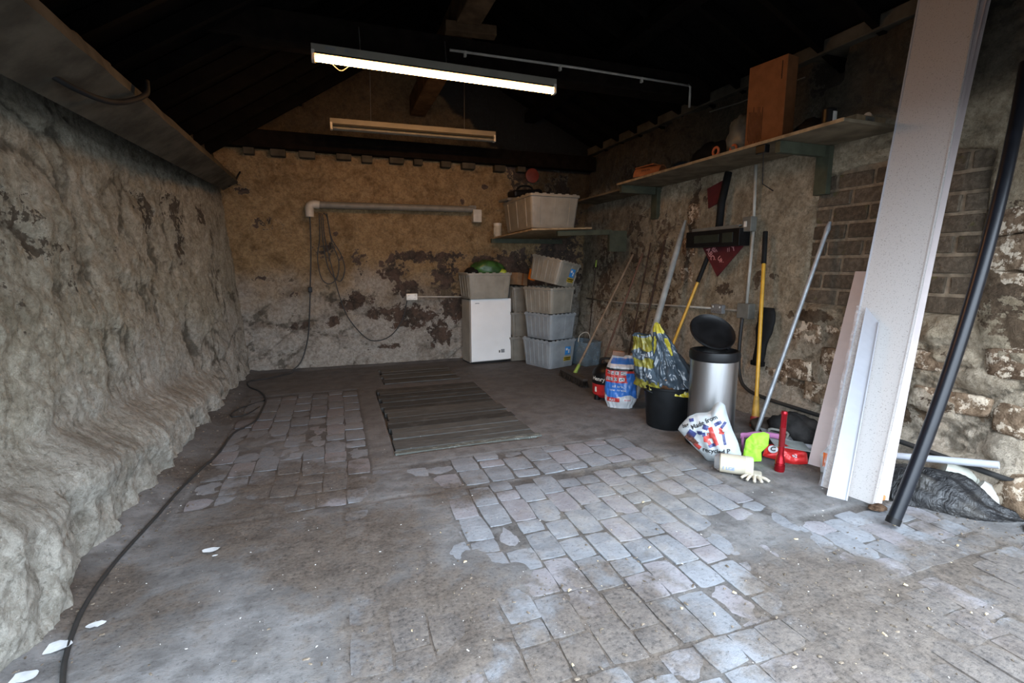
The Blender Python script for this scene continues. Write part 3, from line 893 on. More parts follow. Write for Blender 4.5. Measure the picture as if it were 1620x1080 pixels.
def double_socket(label, M, mat, depth=.045):
    t = thing('double_socket', label, 'socket'); t.matrix_world = M
    mb = MB(); mb.box((0, 0, depth / 2), (.15, .088, depth), bev=.008); mb.build('back_box', mat, t)
    for s in (-1, 1):
        mb = MB(); mb.box((s * .045, .02, depth + .003), (.012, .02, .008), bev=.002); mb.build('rocker', M_socket if mat != M_socket else M_cap, t)
        mb = MB(); mb.box((s * .038, -.018, depth + .001), (.008, .004, .003)); mb.box((s * .038 - .012, -.028, depth + .001), (.008, .004, .003)); mb.box((s * .038 + .012, -.028, depth + .001), (.008, .004, .003))
        mb.build('pin_holes', M_black, t)['kind'] = 'stuff'
    return t
double_socket('white double socket on the back wall left of the freezer', frame((.97, 6.80, .93), (1, 0, 0), (0, 0, 1)), M_socket)
mb = MB(); mb.tube([(1.03, 6.77, .93), (1.72, 6.77, .915)], 0.010, 8)
tag(mb.build('conduit', M_cond, None, True), 'short white conduit between the back wall socket and the freezer', 'pipe')
double_socket('metal clad double socket on the right wall above the pedal bin', frame((3.56, 3.85, .93), (0, -1, 0), (0, 0, 1)), M_metal)
mb = MB(); mb.tube([(3.51, 6.5, .87), (3.52, 5.6, .875), (3.53, 4.4, .915), (3.535, 3.93, .93)], 0.011, 8)
tag(mb.build('conduit', M_cond, None, True), 'level white conduit running along the right wall to the metal socket', 'pipe')
t = thing('junction_box', 'grey square junction box right of the metal clad socket', 'electrical box', (3.555, 3.5, .94))
mb = MB(); mb.box((-.02, 0, 0), (.08, .14, .14), bev=.008); mb.build('box', M_condd, t)
mb = MB(); mb.tube([(0, .3, -.01), (0, .07, -.005)], 0.011, 8); mb.build('conduit_link', M_cond, t, True)
mb = MB(); mb.tube([(3.54, 3.5, 1.0), (3.58, 3.525, 1.65)], 0.014, 8); mb.tube([(3.58, 3.525, 1.65), (3.63, 3.6, 2.25)], 0.014, 8)
tag(mb.build('conduit', M_cond, None, True), 'upright white conduit rising from the grey junction box to the shelf', 'pipe')
t = thing('fused_switch', 'small grey switch box on the upright conduit beside the black wall box', 'electrical box', (3.555, 3.53, 1.72))
mb = MB(); mb.box((-.02, 0, 0), (.07, .10, .13), bev=.008); mb.build('box', M_condd, t)
mb = MB(); mb.box((-.058, .01, 0), (.006, .03, .05), bev=.002); mb.build('rocker', M_socket, t)
mb = MB(); mb.tube([(3.50, 3.5, .88), (3.49, 3.5, .6), (3.47, 3.46, .38), (3.42, 3.33, .27), (3.40, 3.1, .235), (3.41, 2.65, .225), (3.41, 2.07, .22), (3.42, 1.5, .19), (3.43, 1.1, .18)], 0.016, 8, smooth_path=6)
tag(mb.build('armoured_cable', M_cable, None, True), 'thick black cable from the junction box along the right wall footing', 'cable')

# ---- concrete-coloured long shelf on the right wall
t = thing('long_shelf', 'long bare board shelf high on the right wall', 'shelf', (3.42, 3.8, 2.28))
mb = MB(); mb.mat(M_shelfw).box((-.01, -.03, 0.0), (.56, 2.72, .022), bev=.003); mb.build('board', None, t)
mb = MB(); mb.mat(M_shelfe).box((-.293, -.03, 0.0), (.006, 2.72, .022)); mb.build('front_edge', None, t)
mb = MB(); mb.box((.05, 2.05, -.03), (.42, 1.45, .022), bev=.003); mb.build('board', M_shelfw, t)
for y in (-.87, 1.28):
    mb = MB(); mb.box((.03, y, -.055), (.60, .045, .085), bev=.004); mb.build('bracket_arm', M_green, t)
    mb = MB(); mb.box((.215, y, -.20), (.05, .11, .36), bev=.004); mb.build('bracket_plate', M_green, t)
mb = MB(); mb.box((-.27, -.73, -.045), (.05, .09, .06), bev=.006); mb.tube([(-.26, -.73, -.07), (-.25, -.735, -.3), (-.1, -.7, -.34)], .004, 6); mb.build('switch_box', M_black, t)
SHZ = 2.292
M_card = pm('brown_cardboard', (0.20, 0.085, 0.035), 0.85, var=0.12)
M_print = pm('dark_print', (0.05, 0.025, 0.015), 0.8)
t = thing('cardboard_box', 'tall orange-brown cardboard box standing on the long shelf', 'box', (3.30, 3.17, SHZ), (0, 0, .16))
mb = MB(); mb.box((.0, 0, .31), (.13, .32, .62), bev=.004); mb.build('carton', M_card, t)
mb = MB()
for k in range(10):
    mb.box((-.0665, .135 - k * .013, .17 - .04 * ((k * 7) % 3) / 3), (.001, .004, .22 + .08 * ((k * 5) % 4) / 4))
mb.box((-.0665, -.12, .52), (.001, .008, .13))
mb.build('printed_lines', M_print, t)['kind'] = 'stuff'
mb = MB(); mb.box((0, 0, .623), (.12, .004, .002)); mb.build('flap_seam', M_print, t)
M_greypl = pm('grey_polythene', (0.13, 0.14, 0.13), 0.45, var=0.3)
def lump(name, label, cat, c, s, mat, seed, amp=.18, n=16, flat=.0, group=None, sc=4.0):
    mb = MB(); rings = []
    for i in range(n + 1):
        th = PI * i / n; ring = []
        for j in range(2 * n):
            ph = 2 * PI * j / (2 * n)
            d = Vector((math.sin(th) * math.cos(ph), math.sin(th) * math.sin(ph), math.cos(th)))
            r = 1 + amp * fb(d.x * sc / 2, d.y * sc / 2, d.z * sc / 2 + seed, 4) + amp * .6 * abs(noise.noise(Vector((d.x * sc, d.y * sc, d.z * sc + seed * 2))))
            z = d.z * r
            ring.append(Vector((d.x * r * s[0], d.y * r * s[1], max(z, -0.75 + flat) * s[2] + s[2] * (.75 - flat))) + Vector(c))
        rings.append(ring)
    mb.rings(rings)
    o = mb.build(name, mat, None, True)
    return tag(o, label, cat, group) if label else o
lump('plastic_sheet', 'grey crumpled plastic sheet on the long shelf left of the cardboard box', 'sheet', (3.38, 3.52, SHZ), (.12, .13, .19), M_greypl, 3)
lump('sack', 'dark sack slumped on the long shelf behind the orange tape rings', 'sack', (3.48, 3.98, SHZ), (.12, .26, .13), M_blackrub, 9)
M_orange = pm('orange_plastic', (0.55, 0.14, 0.05), 0.5)
for k, (x, y) in enumerate(((3.19, 3.62), (3.27, 3.5))):
    mb = MB(); mb.tube([(x, y + .034 * math.cos(a), SHZ + .045 + .034 * math.sin(a)) for a in [2 * PI * i / 20 for i in range(21)]], .011, 8)
    tag(mb.build('tape_ring', M_orange, None, True), ['orange ring at the shelf front edge, the farther of two', 'orange ring beside the cardboard box, the nearer of two'][k], 'ring', 'orange rings on the long shelf')
M_terra = pm('terracotta', (0.30, 0.11, 0.045), 0.8)
t = thing('ridge_tile', 'orange terracotta half-round tile lying at the shelf far end', 'tile', (3.22, 4.62, SHZ), (0, 0, .35))
mb = MB(); mb.rings([[Vector((.08 * math.cos(a) * rr, y, .10 * math.sin(a) * rr + 0.001)) for (a, rr) in [(PI * i / 12, 1.0) for i in range(13)] + [(PI * i / 12, .86) for i in range(12, -1, -1)]] for y in (-.16, .16)])
mb.build('tile_body', M_terra, t)
M_text_dk = pm('dark_ink', (0.09, 0.04, 0.03), 0.8)
mb = MB(); 
for k in range(5): mb.box((-.074, .05 - .022 * k, .055), (.001, .012, .012))
mb.build('printed_marks', M_text_dk, t)['kind'] = 'stuff'
mb = MB(); mb.box((.03, .04, .115), (.13, .3, .012), rot=(0, .1, .1)); tag(mb.build('wood_offcut', M_terra), 'thin orange-brown strip lying on top of the terracotta tile', 'offcut').location = (3.24, 4.68, SHZ + .0)
M_dkblue = pm('dark_blue_plastic', (0.015, 0.03, 0.055), 0.4)
mb = MB(); mb.lathe([(0.001, .10), (.06, .095), (.10, .07), (.125, .03), (.13, 0), (.11, 0), (.09, .05), (0.001, .08)], 24)
t = thing('hard_hat', 'dark blue domed plastic cover with a pale rim beside the tile', 'cover', (3.42, 4.35, SHZ + .01))
mb.build('dome', M_dkblue, t, True)
mb = MB(); mb.tube([(.13 * math.cos(a), .13 * math.sin(a), .006) for a in [2 * PI * i / 24 for i in range(25)]], .006, 6); mb.build('rim', M_condd, t, True)
t = thing('paint_can', 'black can with a pale label on the shelf near end', 'can', (3.27, 2.63, SHZ))
mb = MB(); mb.lathe([(.045, 0), (.045, .12), (.040, .125), (.040, .118), (0.001, .118)], 24); mb.build('can_body', M_black, t, True, 40)
mb = MB(); mb.surf(lambda u, v: (.0458 * math.cos(u), .0458 * math.sin(u), v), 8, 1, -2.0, -1.1, .03, .10); mb.build('label', M_socket, t)
t = thing('small_carton', 'low brown carton with a pale label at the shelf near corner', 'box', (3.55, 2.60, SHZ), (0, 0, .0))
mb = MB(); mb.box((0, 0, .04), (.30, .14, .08), bev=.003); mb.build('carton', M_shelfe, t)
mb = MB(); mb.box((-.02, -.071, .04), (.09, .001, .066)); mb.build('label', M_condd, t)
text('4 x 1L', .02, frame((-.02, -.0722, .052), (1, 0, 0), (0, 0, 1)), M_text_dk, t, 'lettering')
mb = MB(); mb.tube([(3.60, 2.6, SHZ + .105), (3.72, 2.66, SHZ + .105)], .024, 12)
tag(mb.build('tape_roll', M_cap, None, True, 40), 'pale roll lying on top of the low carton on the shelf', 'roll')
mb = MB(); mb.lathe([(.03, 0), (.03, .07), (.012, .09), (.012, .11), (.001, .11)], 16)
o = mb.build('small_bottle', pm('brown_glass', (.05, .02, .012), .2), None, True, 40); o.location = (3.42, 5.3, SHZ - .03); tag(o, 'small brown bottle on the lower far board of the shelf', 'bottle')
lump('sack', 'dark folded sack at the shelf near end behind the black can', 'sack', (3.48, 2.92, SHZ), (.12, .14, .09), M_blackrub, 14)

# ---- long black wall box, strap, warning sign
t = thing('utility_box', 'long low black box fixed to the right wall above the red sign', 'box', (3.55, 3.92, 1.61))
M_dkgreen = pm('very_dark_green_panel', (0.018, 0.024, 0.017), 0.45, var=.3)
mb = MB(); mb.box((-.03, 0, 0), (.13, .72, .16), bev=.008); mb.build('case', M_black, t)
mb = MB(); mb.box((-.097, .06, .0), (.006, .34, .075), bev=.003); mb.build('front_panel', M_dkgreen, t)
mb = MB(); mb.box((-.097, -.22, .0), (.006, .13, .09), bev=.003); mb.build('front_panel', M_dkgreen, t)
mb = MB(); mb.box((-.02, -.02, .105), (.10, .62, .012)); mb.box((-.075, -.02, .095), (.006, .62, .03)); mb.build('top_rail', M_condd, t)
mb = MB(); mb.tube([(3.63, 3.93, 2.24), (3.56, 3.92, 1.95), (3.54, 3.91, 1.70)], .035, 8)
mb.v = [(x, y, z) for x, y, z in mb.v]
tag(mb.build('black_sleeve', M_blackrub, None, True), 'black padded sleeve hanging between the shelf and the long black box', 'sleeve')
M_signred = pm('dark_red_sign_paint', (0.085, 0.009, 0.013), 0.6, var=.25)
M_signtx = pm('pale_pink_lettering', (0.55, 0.25, 0.25), 0.6)
SG = lambda y, z, off=0.0: (3.5 + .08 * z - .075 - off, y, z)
t = thing('warning_sign', 'dark red pointed sign with pale lettering below the long black box', 'sign', (0, 0, 0))
mb = MB()
o = [SG(4.13, 1.53), SG(3.58, 1.55), SG(3.88, 1.245)]; b = [SG(y, z, -.012) for (x, y, z) in o]
mb.add(o + b, [(0, 1, 2), (5, 4, 3), (0, 3, 4, 1), (1, 4, 5, 2), (2, 5, 3, 0)])
mb.build('sign_board', M_signred, t)
def on_sign(s, size, y, z, ang):
    x = Vector((0, -math.cos(ang), math.sin(ang))); yv = Vector((0, math.sin(ang), math.cos(ang)))
    text(s, size, frame(SG(y, z, .0015), x, yv), M_signtx, t, 'lettering', bold=.02)
on_sign('ABOVE', .078, 3.975, 1.425, -math.radians(52))
on_sign('BE', .07, 3.96, 1.50, -math.radians(52)); on_sign('UN', .06, 3.86, 1.40, -math.radians(50))
on_sign('// Y', .075, 3.74, 1.50, math.radians(20))
t = thing('sign_fragment', 'torn dark red sign piece on the wall under the long shelf', 'sign', (0, 0, 0))
mb = MB(); o = [SG(4.17, 2.12), SG(3.97, 2.17), SG(3.96, 1.97), (SG(4.12, 1.92))]; b = [SG(y, z, -.012) for (x, y, z) in o]
mb.add(o + b, [(0, 1, 2, 3), (7, 6, 5, 4), (0, 4, 5, 1), (1, 5, 6, 2), (2, 6, 7, 3), (3, 7, 4, 0)]); mb.build('sign_board', M_signred, t)

# ---- crates
def crate_mat(name, col, alpha=1.0):
    return pm(name, col, 0.42, var=.14, scale=7, dirt=.35, dirtcol=tuple(c * .55 for c in col), alpha=alpha, spec=.4)
M_crate = crate_mat('milky_grey_crate_plastic', (0.26, 0.24, 0.195))
M_crateb = crate_mat('bluish_crate_plastic', (0.25, 0.275, 0.29))
M_crated = crate_mat('dusty_crate_plastic', (0.17, 0.158, 0.13))
M_stick_b = pm('blue_sticker', (0.03, 0.22, 0.55), .4)
M_stick_y = pm('yellow_sticker', (0.60, 0.42, 0.02), .4)
M_stick_k = pm('black_ink', (0.01, 0.01, 0.01), .5)
M_cont = pm('dark_mixed_contents', (0.05, 0.045, 0.04), .8, var=.5, scale=9)
def crate(label, loc, rot, w, l, h, mat, sticker=False, group=None, ribs=5, sx=.0, contents=True):
    """open tapered storage crate: w across the front, l deep, h high"""
    t = thing('storage_crate', label, 'crate', loc, rot, group)
    tp = .86; th = .006
    mb = MB()
    def rect(k, z, ins=0.0, n=5):
        a, b = w / 2 * k - ins, l / 2 * k - ins; r = .035; pts = []
        for (cx, cy, a0) in ((a - r, b - r, 0), (-a + r, b - r, PI / 2), (-a + r, -b + r, PI), (a - r, -b + r, 1.5 * PI)):
            for i in range(n):
                an = a0 + PI / 2 * i / (n - 1); pts.append(Vector((cx + r * math.cos(an), cy + r * math.sin(an), z)))
        return pts
    mb.rings([rect(tp, 0.0), rect(tp + .01, .012), rect(.965, h - .035), rect(.965, h - .01), rect(.965, h - .01, th), rect(tp + .01, .015, th)])
    mb.build('tub', mat, t, True, 35)
    mb = MB()
    mb.rings([rect(.965, h - .03, -.001), rect(1.0, h - .028), rect(1.0, h), rect(.975, h), rect(.965, h - .012, th)], cap=False)
    for s in (-1, 1):                      # castellated rim tabs
        for k in range(6):
            x = (-.5 + (k + .5) / 6) * w * .9; y = (-.5 + (k + .5) / 6) * l * .9
            mb.box((x, s * l / 2 * .985, h + .004), (w * .07, .012, .012)); mb.box((s * w / 2 * .985, y, h + .004), (.012, l * .07, .012))
    mb.build('rim', mat, t, True, 35)
    mb = MB()
    for s in (-1, 1):
        for k in range(ribs):
            f = -.5 + (k + .5) / ribs
            for (dx, dy, W) in ((0, 1, l), (1, 0, w)):
                q = f * W * .86
                bot = Vector((s * w / 2 * (tp + .015) if dy else q, q if dy else s * l / 2 * (tp + .015), .03))
                top = Vector((s * w / 2 * .965 if dy else q * 1.05, q * 1.05 if dy else s * l / 2 * .965, h - .035))
                if dx and k not in (0, ribs - 1, ribs // 2): continue
                rb = MB(); rb.tube([bot, top], .007 if dy else .005, 6); rb.build('rib', mat, t, True, 60)
    if contents:
        mb = MB(); zc = h * .8; k = tp + (.965 - tp) * .8
        mb.surf(lambda u, v: ((u - .5) * w * k * .93, (v - .5) * l * k * .93, zc + .03 * fb(u * 5, v * 5, loc[0] + loc[2] * 7, 3)), 12, 12)
        mb.build('contents', M_cont, t, True)
    if sticker:
        sl = (l / 2 * (.965 - tp - .01)) / (h - .05)
        def M(x, z, o=.0):
            return frame((x, -(l / 2 * (tp + .01)) - sl * z - .003 - o, z), (1, 0, 0), (0, -sl, 1))
        mb = MB(); mb.mat(M_stick_b).box((0, 0, 0), (.10, .11, .001), M(sx, h * .60)); mb.mat(M_socket).box((-.02, .02, 0), (.03, .03, .001), M(sx, h * .60, .0012)).box((.02, -.01, 0), (.02, .05, .001), M(sx, h * .60, .0012))
        mb.build('blue_sticker', None, t)
        mb = MB(); mb.box((0, 0, 0), (.13, .055, .001), M(sx, h * .30)); y = mb.build('yellow_sticker', M_stick_y, t)
        mb = MB(); mb.box((0, 0, 0), (.122, .014, .001), M(sx, h * .30 + .014, .0012)); mb.box((0, 0, 0), (.122, .010, .001), M(sx, h * .30 - .014, .0012)); mb.build('printed_bars', M_stick_k, t)['kind'] = 'stuff'
        text('STORAGE', .022, M(sx, h * .30 + .0, .002), M_stick_k, t, 'lettering', bold=.02)
    return t
R18 = math.radians(19)
fc = lambda d, s=0: (2.80 + s * math.cos(R18) - d * math.sin(R18), 5.80 + s * math.sin(R18) + d * math.cos(R18))
GF = 'grey storage crates'
x, y = fc(.28)
crate('bluish crate with two stickers at the bottom of the front stack', (x, y, .005), (0, 0, R18), .50, .58, .37, M_crateb, True, GF, 6, .09)
crate('plain pale crate second from the bottom of the front stack', (x + .015, y + .01, .385), (0, 0, R18 - .03), .48, .57, .335, M_crateb, False, GF, 6)
crate('plain pale crate third from the bottom, under the tilted one', (x - .005, y + .01, .73), (0, 0, R18 + .04), .47, .56, .335, M_crate, False, GF, 6)
tc = crate('tilted crate with two stickers on top of the front stack', (x + .02, y, 1.115), (.16, .17, R18 + .12), .44, .54, .32, M_crate, True, GF, 6, .07)
vs_, fs_ = text_geo('?', .11)
text('e', .12, frame((.17, -.262, .21), (1, 0, 0), (0, -.09, 1)), M_stick_k, tc, 'pen_mark')
xb, yb = 2.52, 6.61
for k, lb in enumerate(('bottom dusty crate of the rear stack between freezer and front stack', 'middle dusty crate of the rear stack right of the freezer', 'top dusty crate of the rear stack right of the freezer')):
    crate(lb, (xb + .01 * k, yb, .005 + .35 * k), (0, 0, .06 * (k - 1) + .05), .50, .34, .345, M_crated, False, GF, 6)
t = thing('cardboard_box', 'small brown cardboard box lying on the rear crate stack', 'box', (2.46, 6.62, 1.07), (0, 0.12, .5))
mb = MB(); mb.box((0, 0, .09), (.22, .16, .17), bev=.004); mb.build('carton', pm('plain_cardboard', (.24, .15, .085), .85), t)
mb = MB(); mb.box((0, -.081, .09), (.03, .001, .17)); mb.build('tape', M_card, t)
t = thing('orange_tub', 'bright orange plastic tub between the crate stacks', 'tub', (2.62, 6.50, 1.16), (.3, .2, 0))
mb = MB(); mb.lathe([(.055, 0), (.065, .13), (.07, .135), (.07, .145), (.06, .145), (.055, .02), (.001, .02)], 24); mb.build('tub_body', pm('bright_orange_plastic', (.75, .20, .01), .4), t, True, 40)
mb = MB(); mb.tube([(-.068, 0, .14), (-.05, -.02, .19), (0, -.03, .21), (.05, -.02, .19), (.068, 0, .14)], .004, 6, smooth_path=4); mb.build('handle', M_condd, t, True)

# clear bluish box with a handle right of the stack
M_clear = pm('bluish_clear_plastic', (0.20, 0.27, 0.32), 0.2, var=.2, alpha=.55, spec=.5)
t = thing('clear_box', 'clear bluish plastic box with a wire handle right of the crates', 'box', (3.20, 5.98, .004), (0, 0, .2))
mb = MB()
def rr(a, b, z, r=.03):
    return [Vector((cx + r * math.cos(a0 + PI / 8 * i), cy + r * math.sin(a0 + PI / 8 * i), z)) for (cx, cy, a0) in ((a - r, b - r, 0), (-a + r, b - r, PI / 2), (-a + r, -b + r, PI), (a - r, -b + r, 1.5 * PI)) for i in range(5)]
mb.rings([rr(.13, .2, 0), rr(.145, .215, .31), rr(.155, .225, .31), rr(.155, .225, .325), rr(.14, .21, .325), rr(.125, .195, .01)])
mb.build('tub', M_clear, t, True, 35)
mb = MB(); mb.tube([(-.14, -.05, .32), (-.12, -.05, .40), (-.05, -.05, .44), (.03, -.05, .43), (.08, -.05, .33)], .006, 6, smooth_path=5); mb.build('handle', M_cap, t, True)
lump('rag', 'dark rags inside the clear box by the wall corner', 'rag', (3.20, 5.98, .02), (.10, .16, .07), M_cont, 17)

# ---- freezer with a crate on top
t = thing('freezer', 'small white upright freezer against the back wall', 'freezer', (1.98, 6.62, 0), (0, 0, .11))
M_frz = pm('white_freezer_paint', (0.80, 0.81, 0.80), .35, var=.04, scale=3, dirt=.12, dirtcol=(.45, .43, .38))
M_frzs = pm('dusty_freezer_side', (0.36, 0.34, 0.29), .6, var=.15, scale=4, dirt=.4)
mb = MB(); mb.box((0, .02, .455), (.60, .30, .87), bev=.008); mb.build('cabinet', M_frzs, t)
mb = MB(); mb.box((0, -.165, .47), (.60, .055, .86), bev=.010); dr = mb.build('door', M_frz, t)
mb = MB(); mb.box((.12, -.1935, .16), (.022, .002, .035)); mb.build('rating_label', M_condd, t)
mb = MB(); mb.box((.17, -.1935, .165), (.055, .0015, .05)); mb.build('rating_label', M_metal, t)
text('*', .05, frame((.12, -.1955, .152), (1, 0, 0), (0, 0, 1)), M_stick_k, t, 'printed_star')
mb = MB(); mb.box((-.21, -.194, .845), (.06, .002, .012), bev=.0005); mb.build('badge', M_metal, t)
for sx_ in (-1, 1):
    for sy_ in (-1, 1):
        mb = MB(); mb.lathe([(.018, 0), (.018, .022)], 10, Matrix.Translation((sx_ * .25, .02 + sy_ * .12, 0))); mb.build('foot', M_black, t)
crate('dusty crate standing on top of the white freezer', (1.95, 6.57, .905), (0, 0, .11), .66, .42, .345, M_crate, False, GF, 4)
M_gbag = pm('green_plastic_bag', (0.03, 0.085, 0.02), .4, var=.5, scale=8)
M_ybag = pm('lime_plastic', (0.30, 0.38, 0.03), .45, var=.3)
lump('green_bag', 'dark green plastic bag heaped in the crate on the freezer', 'bag', (2.0, 6.58, 1.20), (.24, .14, .13), M_gbag, 5)
lump('black_bag', 'black plastic bag at the left of the crate on the freezer', 'bag', (1.78, 6.58, 1.20), (.10, .12, .075), M_blackrub, 6)
lump('lime_wrapper', 'lime green wrapper at the right end of the freezer crate', 'wrapper', (2.19, 6.50, 1.20), (.06, .06, .06), M_ybag, 7)

# ---- corner shelf with the big crate
t = thing('corner_shelf', 'wide board shelf in the far right corner carrying a large crate', 'shelf', (0, 0, 0))
mb = MB()
q = [(2.10, 6.80, 1.72), (2.22, 5.5, 1.765), (3.02, 5.5, 1.80), (3.30, 6.80, 1.76)]
mb.add(q + [(a, b, c + .02) for a, b, c in q], [(3, 2, 1, 0), (4, 5, 6, 7), (0, 1, 5, 4), (1, 2, 6, 5), (2, 3, 7, 6), (3, 0, 4, 7)]); mb.build('board', M_shelfe, t)
mb = MB(); mb.box((2.95, 5.56, 1.755), (.75, .045, .06), rot=(0, -.045, 0)); mb.build('support_batten', M_green, t)
mb = MB(); mb.box((2.65, 6.74, 1.70), (1.1, .05, .06)); mb.build('support_batten', M_green, t)
mb = MB(); mb.box((3.42, 5.56, 1.66), (.25, .05, .26)); mb.build('bracket', M_green, t)
crate('large pale crate with three bright ribs on the corner shelf', (2.56, 6.08, 1.798), (-.02, 0.0, .03), .68, .98, .40, M_crate, False, GF, 3)
M_potw = pm('cream_pot', (.42, .39, .31), .5)
t = thing('jar', 'small cream jar at the left end of the corner shelf', 'jar', (2.17, 6.66, 1.745))
mb = MB(); mb.lathe([(.05, 0), (.055, .02), (.055, .15), (.05, .16), (.001, .16)], 20); mb.build('jar_body', M_potw, t, True, 40)
mb = MB(); mb.lathe([(.057, .155), (.057, .19), (.001, .19)], 20); mb.build('lid', M_cap, t, True, 40)
mb = MB(); mb.box((-.055, -.01, .08), (.012, .05, .09)); mb.build('handle', M_potw, t)
t = thing('tool_case', 'black power tool case resting on the large crate', 'case', (2.42, 6.42, 2.215), (0, -.08, .1))
mb = MB(); mb.box((0, 0, .02), (.52, .3, .035), bev=.01); mb.build('tray', M_condd, t)
mb = MB(); mb.box((.06, 0, .09), (.40, .24, .10), bev=.03); mb.build('case_body', M_black, t)
mb = MB(); mb.tube([(-.06, -.02, .13), (.0, -.02, .19), (.14, -.02, .19), (.2, -.02, .13)], .014, 8, smooth_path=3); mb.build('handle', M_black, t, True)
mb = MB(); mb.lathe([(.035, 0), (.06, .02), (.06, .1), (.03, .12)], 14, Matrix.Translation((.26, -.03, .03))); mb.build('knob', M_black, t, True, 40)
t = thing('hanging_tin', 'dull red round lid fixed high on the back wall corner', 'lid', (2.72, 6.76, 2.62), (PI / 2, 0, 0))
mb = MB(); mb.lathe([(.001, 0), (.09, 0), (.10, .01), (.10, .03), (.085, .035), (.001, .03)], 24); mb.build('lid_disc', pm('dull_red_tin', (.16, .03, .02), .5), t, True, 40)

# ---- long handled tools leaning on the right wall
M_wood = pm('worn_ash_handle', (0.22, 0.155, 0.10), .7, var=.25, scale=12)
M_woodr = pm('reddish_wooden_handle', (0.13, 0.065, 0.04), .7, var=.25, scale=12)
M_rust = pm('rusty_iron', (0.06, 0.038, 0.028), .8, var=.4, scale=14, bump=.3)
M_yel = pm('yellow_fibreglass_handle', (0.62, 0.33, 0.03), .4, var=.1)
M_greyh = pm('grey_paint_handle', (0.28, 0.285, 0.27), .6, var=.2, scale=9)
M_galv = pm('galvanised_tube', (0.32, 0.34, 0.36), .45, .4, var=.2)
M_bristle = pm('dark_bristles', (0.025, 0.02, 0.016), .9, var=.5, scale=40)
M_lime = pm('lime_green_plastic', (0.22, 0.32, 0.06), .5)

t = thing('broom', 'wide black bristled broom with a long wooden handle', 'broom', (0, 0, 0))
hx, hy = Vector((2.585, 5.38, 0)), Vector((2.56, 4.72, 0))
hc = (hx + hy) / 2; hd = (hy - hx).normalized(); pd = Vector((-hd.y, hd.x, 0))
M = frame(hc, hd, pd)
mb = MB(); mb.box((0, 0, .095), ((hy - hx).length, .065, .03), M, bev=.006); mb.build('broom_head', pm('dark_painted_wood', (.05, .04, .032), .7), t)
mb = MB(); r_ = random.Random(4)
for i in range(46):
    for j in range(4):
        px = (-.5 + (i + .5) / 46) * .64; py = -.024 + .016 * j
        mb.tube([M @ Vector((px, py, .085)), M @ Vector((px + r_.uniform(-.01, .01), py * 1.5 + r_.uniform(-.012, .012), .008))], [.006, .004], 4, cap=False)
b = mb.build('bristles', M_bristle, t); b['kind'] = 'stuff'
sb = hc + hd * .0 + Vector((.02, 0, .10)); tp_ = Vector((3.56, 5.40, 1.49))
sd = (tp_ - sb).normalized()
mb = MB(); mb.tube([sb, sb + sd * .12], [.024, .018], 12); mb.build('socket', M_lime, t, True, 40)
mb = MB(); mb.tube([sb + sd * .1, tp_], .0135, 10); mb.build('handle', M_wood, t, True, 40)

def pole(name, label, cat, segs, group=None):
    t = thing(name, label, cat, (0, 0, 0), group=group)
    for (nm, pts, r, mat) in segs:
        mb = MB(); mb.tube(pts, r, 12); mb.build(nm, mat, t, True, 40)
    return t
pole('garden_tool', 'reddish wooden tool handle leaning just right of the broom handle', 'tool', [('handle', [(3.18, 5.42, .12), (3.58, 5.22, 1.50)], .0125, M_woodr), ('iron_socket', [(3.15, 5.43, .0), (3.19, 5.415, .16)], .017, M_rust)])
pole('cane', 'thin cane with a yellow tip standing in the far right corner', 'cane', [('stem', [(3.46, 6.36, .0), (3.56, 6.34, 1.36)], .006, M_rust), ('tip', [(3.558, 6.34, 1.33), (3.565, 6.34, 1.43)], .011, M_ybag)])
pole('iron_bar', 'rusty dark iron bar leaning on the peeled part of the right wall', 'bar', [('bar', [(3.16, 4.72, .0), (3.57, 4.78, 1.64)], .013, M_rust)])
pole('iron_rod', 'thinner rusty rod leaning beside the dark iron bar', 'rod', [('rod', [(3.22, 4.98, .0), (3.55, 5.02, 1.62)], .009, M_rust)])
mb = MB(); P0, P1 = Vector((2.85, 4.20, .0)), Vector((3.58, 4.46, 1.83))
mb.tube([P0, P0.lerp(P1, .9), P1], [.036, .030, .012], 12)
tag(mb.build('grey_pole', M_greyh, None, True, 40), 'thick grey painted pole behind the compost bag', 'pole')
a0, a1 = Vector((3.12, 4.26, .0)), Vector((3.575, 4.06, 1.48))
m_ = a0.lerp(a1, .80)
pole('garden_tool', 'yellow handled tool with a black grip leaning left of the pedal bin', 'tool', [('handle', [a0 + (a1 - a0) * .1, m_], .015, M_yel), ('grip', [m_, a1], .022, M_blackrub), ('iron_socket', [a0, a0 + (a1 - a0) * .12], .018, M_rust)])
a0, a1 = Vector((3.26, 3.04, .03)), Vector((3.57, 3.38, 1.66))
ln = lambda f: a0.lerp(a1, f)
t = pole('garden_fork', 'yellow handled digging fork with a black grip right of the pedal bin', 'tool', [('handle', [ln(.12), ln(.42), ln(.82)], .016, M_yel), ('grip', [ln(.82), ln(.99)], .021, M_blackrub), ('collar', [ln(.02), ln(.14)], [.034, .022], pm('scuffed_yellow_collar', (.42, .24, .04), .6, var=.4)), ('red_foot', [ln(-.01), ln(.04)], .040, pm('scuffed_red_plastic', (.30, .03, .025), .5))])
t = thing('black_spade', 'black padded tool sleeve hanging on the wall beside the yellow fork', 'tool', (3.47, 3.26, .49))
mb = MB()
def slv(u):
    z = .5 * u; w = .055 + .035 * sm(u, .35, .65) - .01 * (1 - sm(u, 0, .1)) - .03 * sm(u, .9, 1)
    return [Vector((.035 * math.sin(a) * (1 - .2 * u) + .04 * u, w * math.cos(a) * (1 + .12 * noise.noise(Vector((u * 6, a, 0)))) - .03 * u, z)) for a in [2 * PI * i / 20 for i in range(20)]]
mb.rings([slv(i / 16) for i in range(17)]); mb.build('sleeve', M_blackrub, t, True)
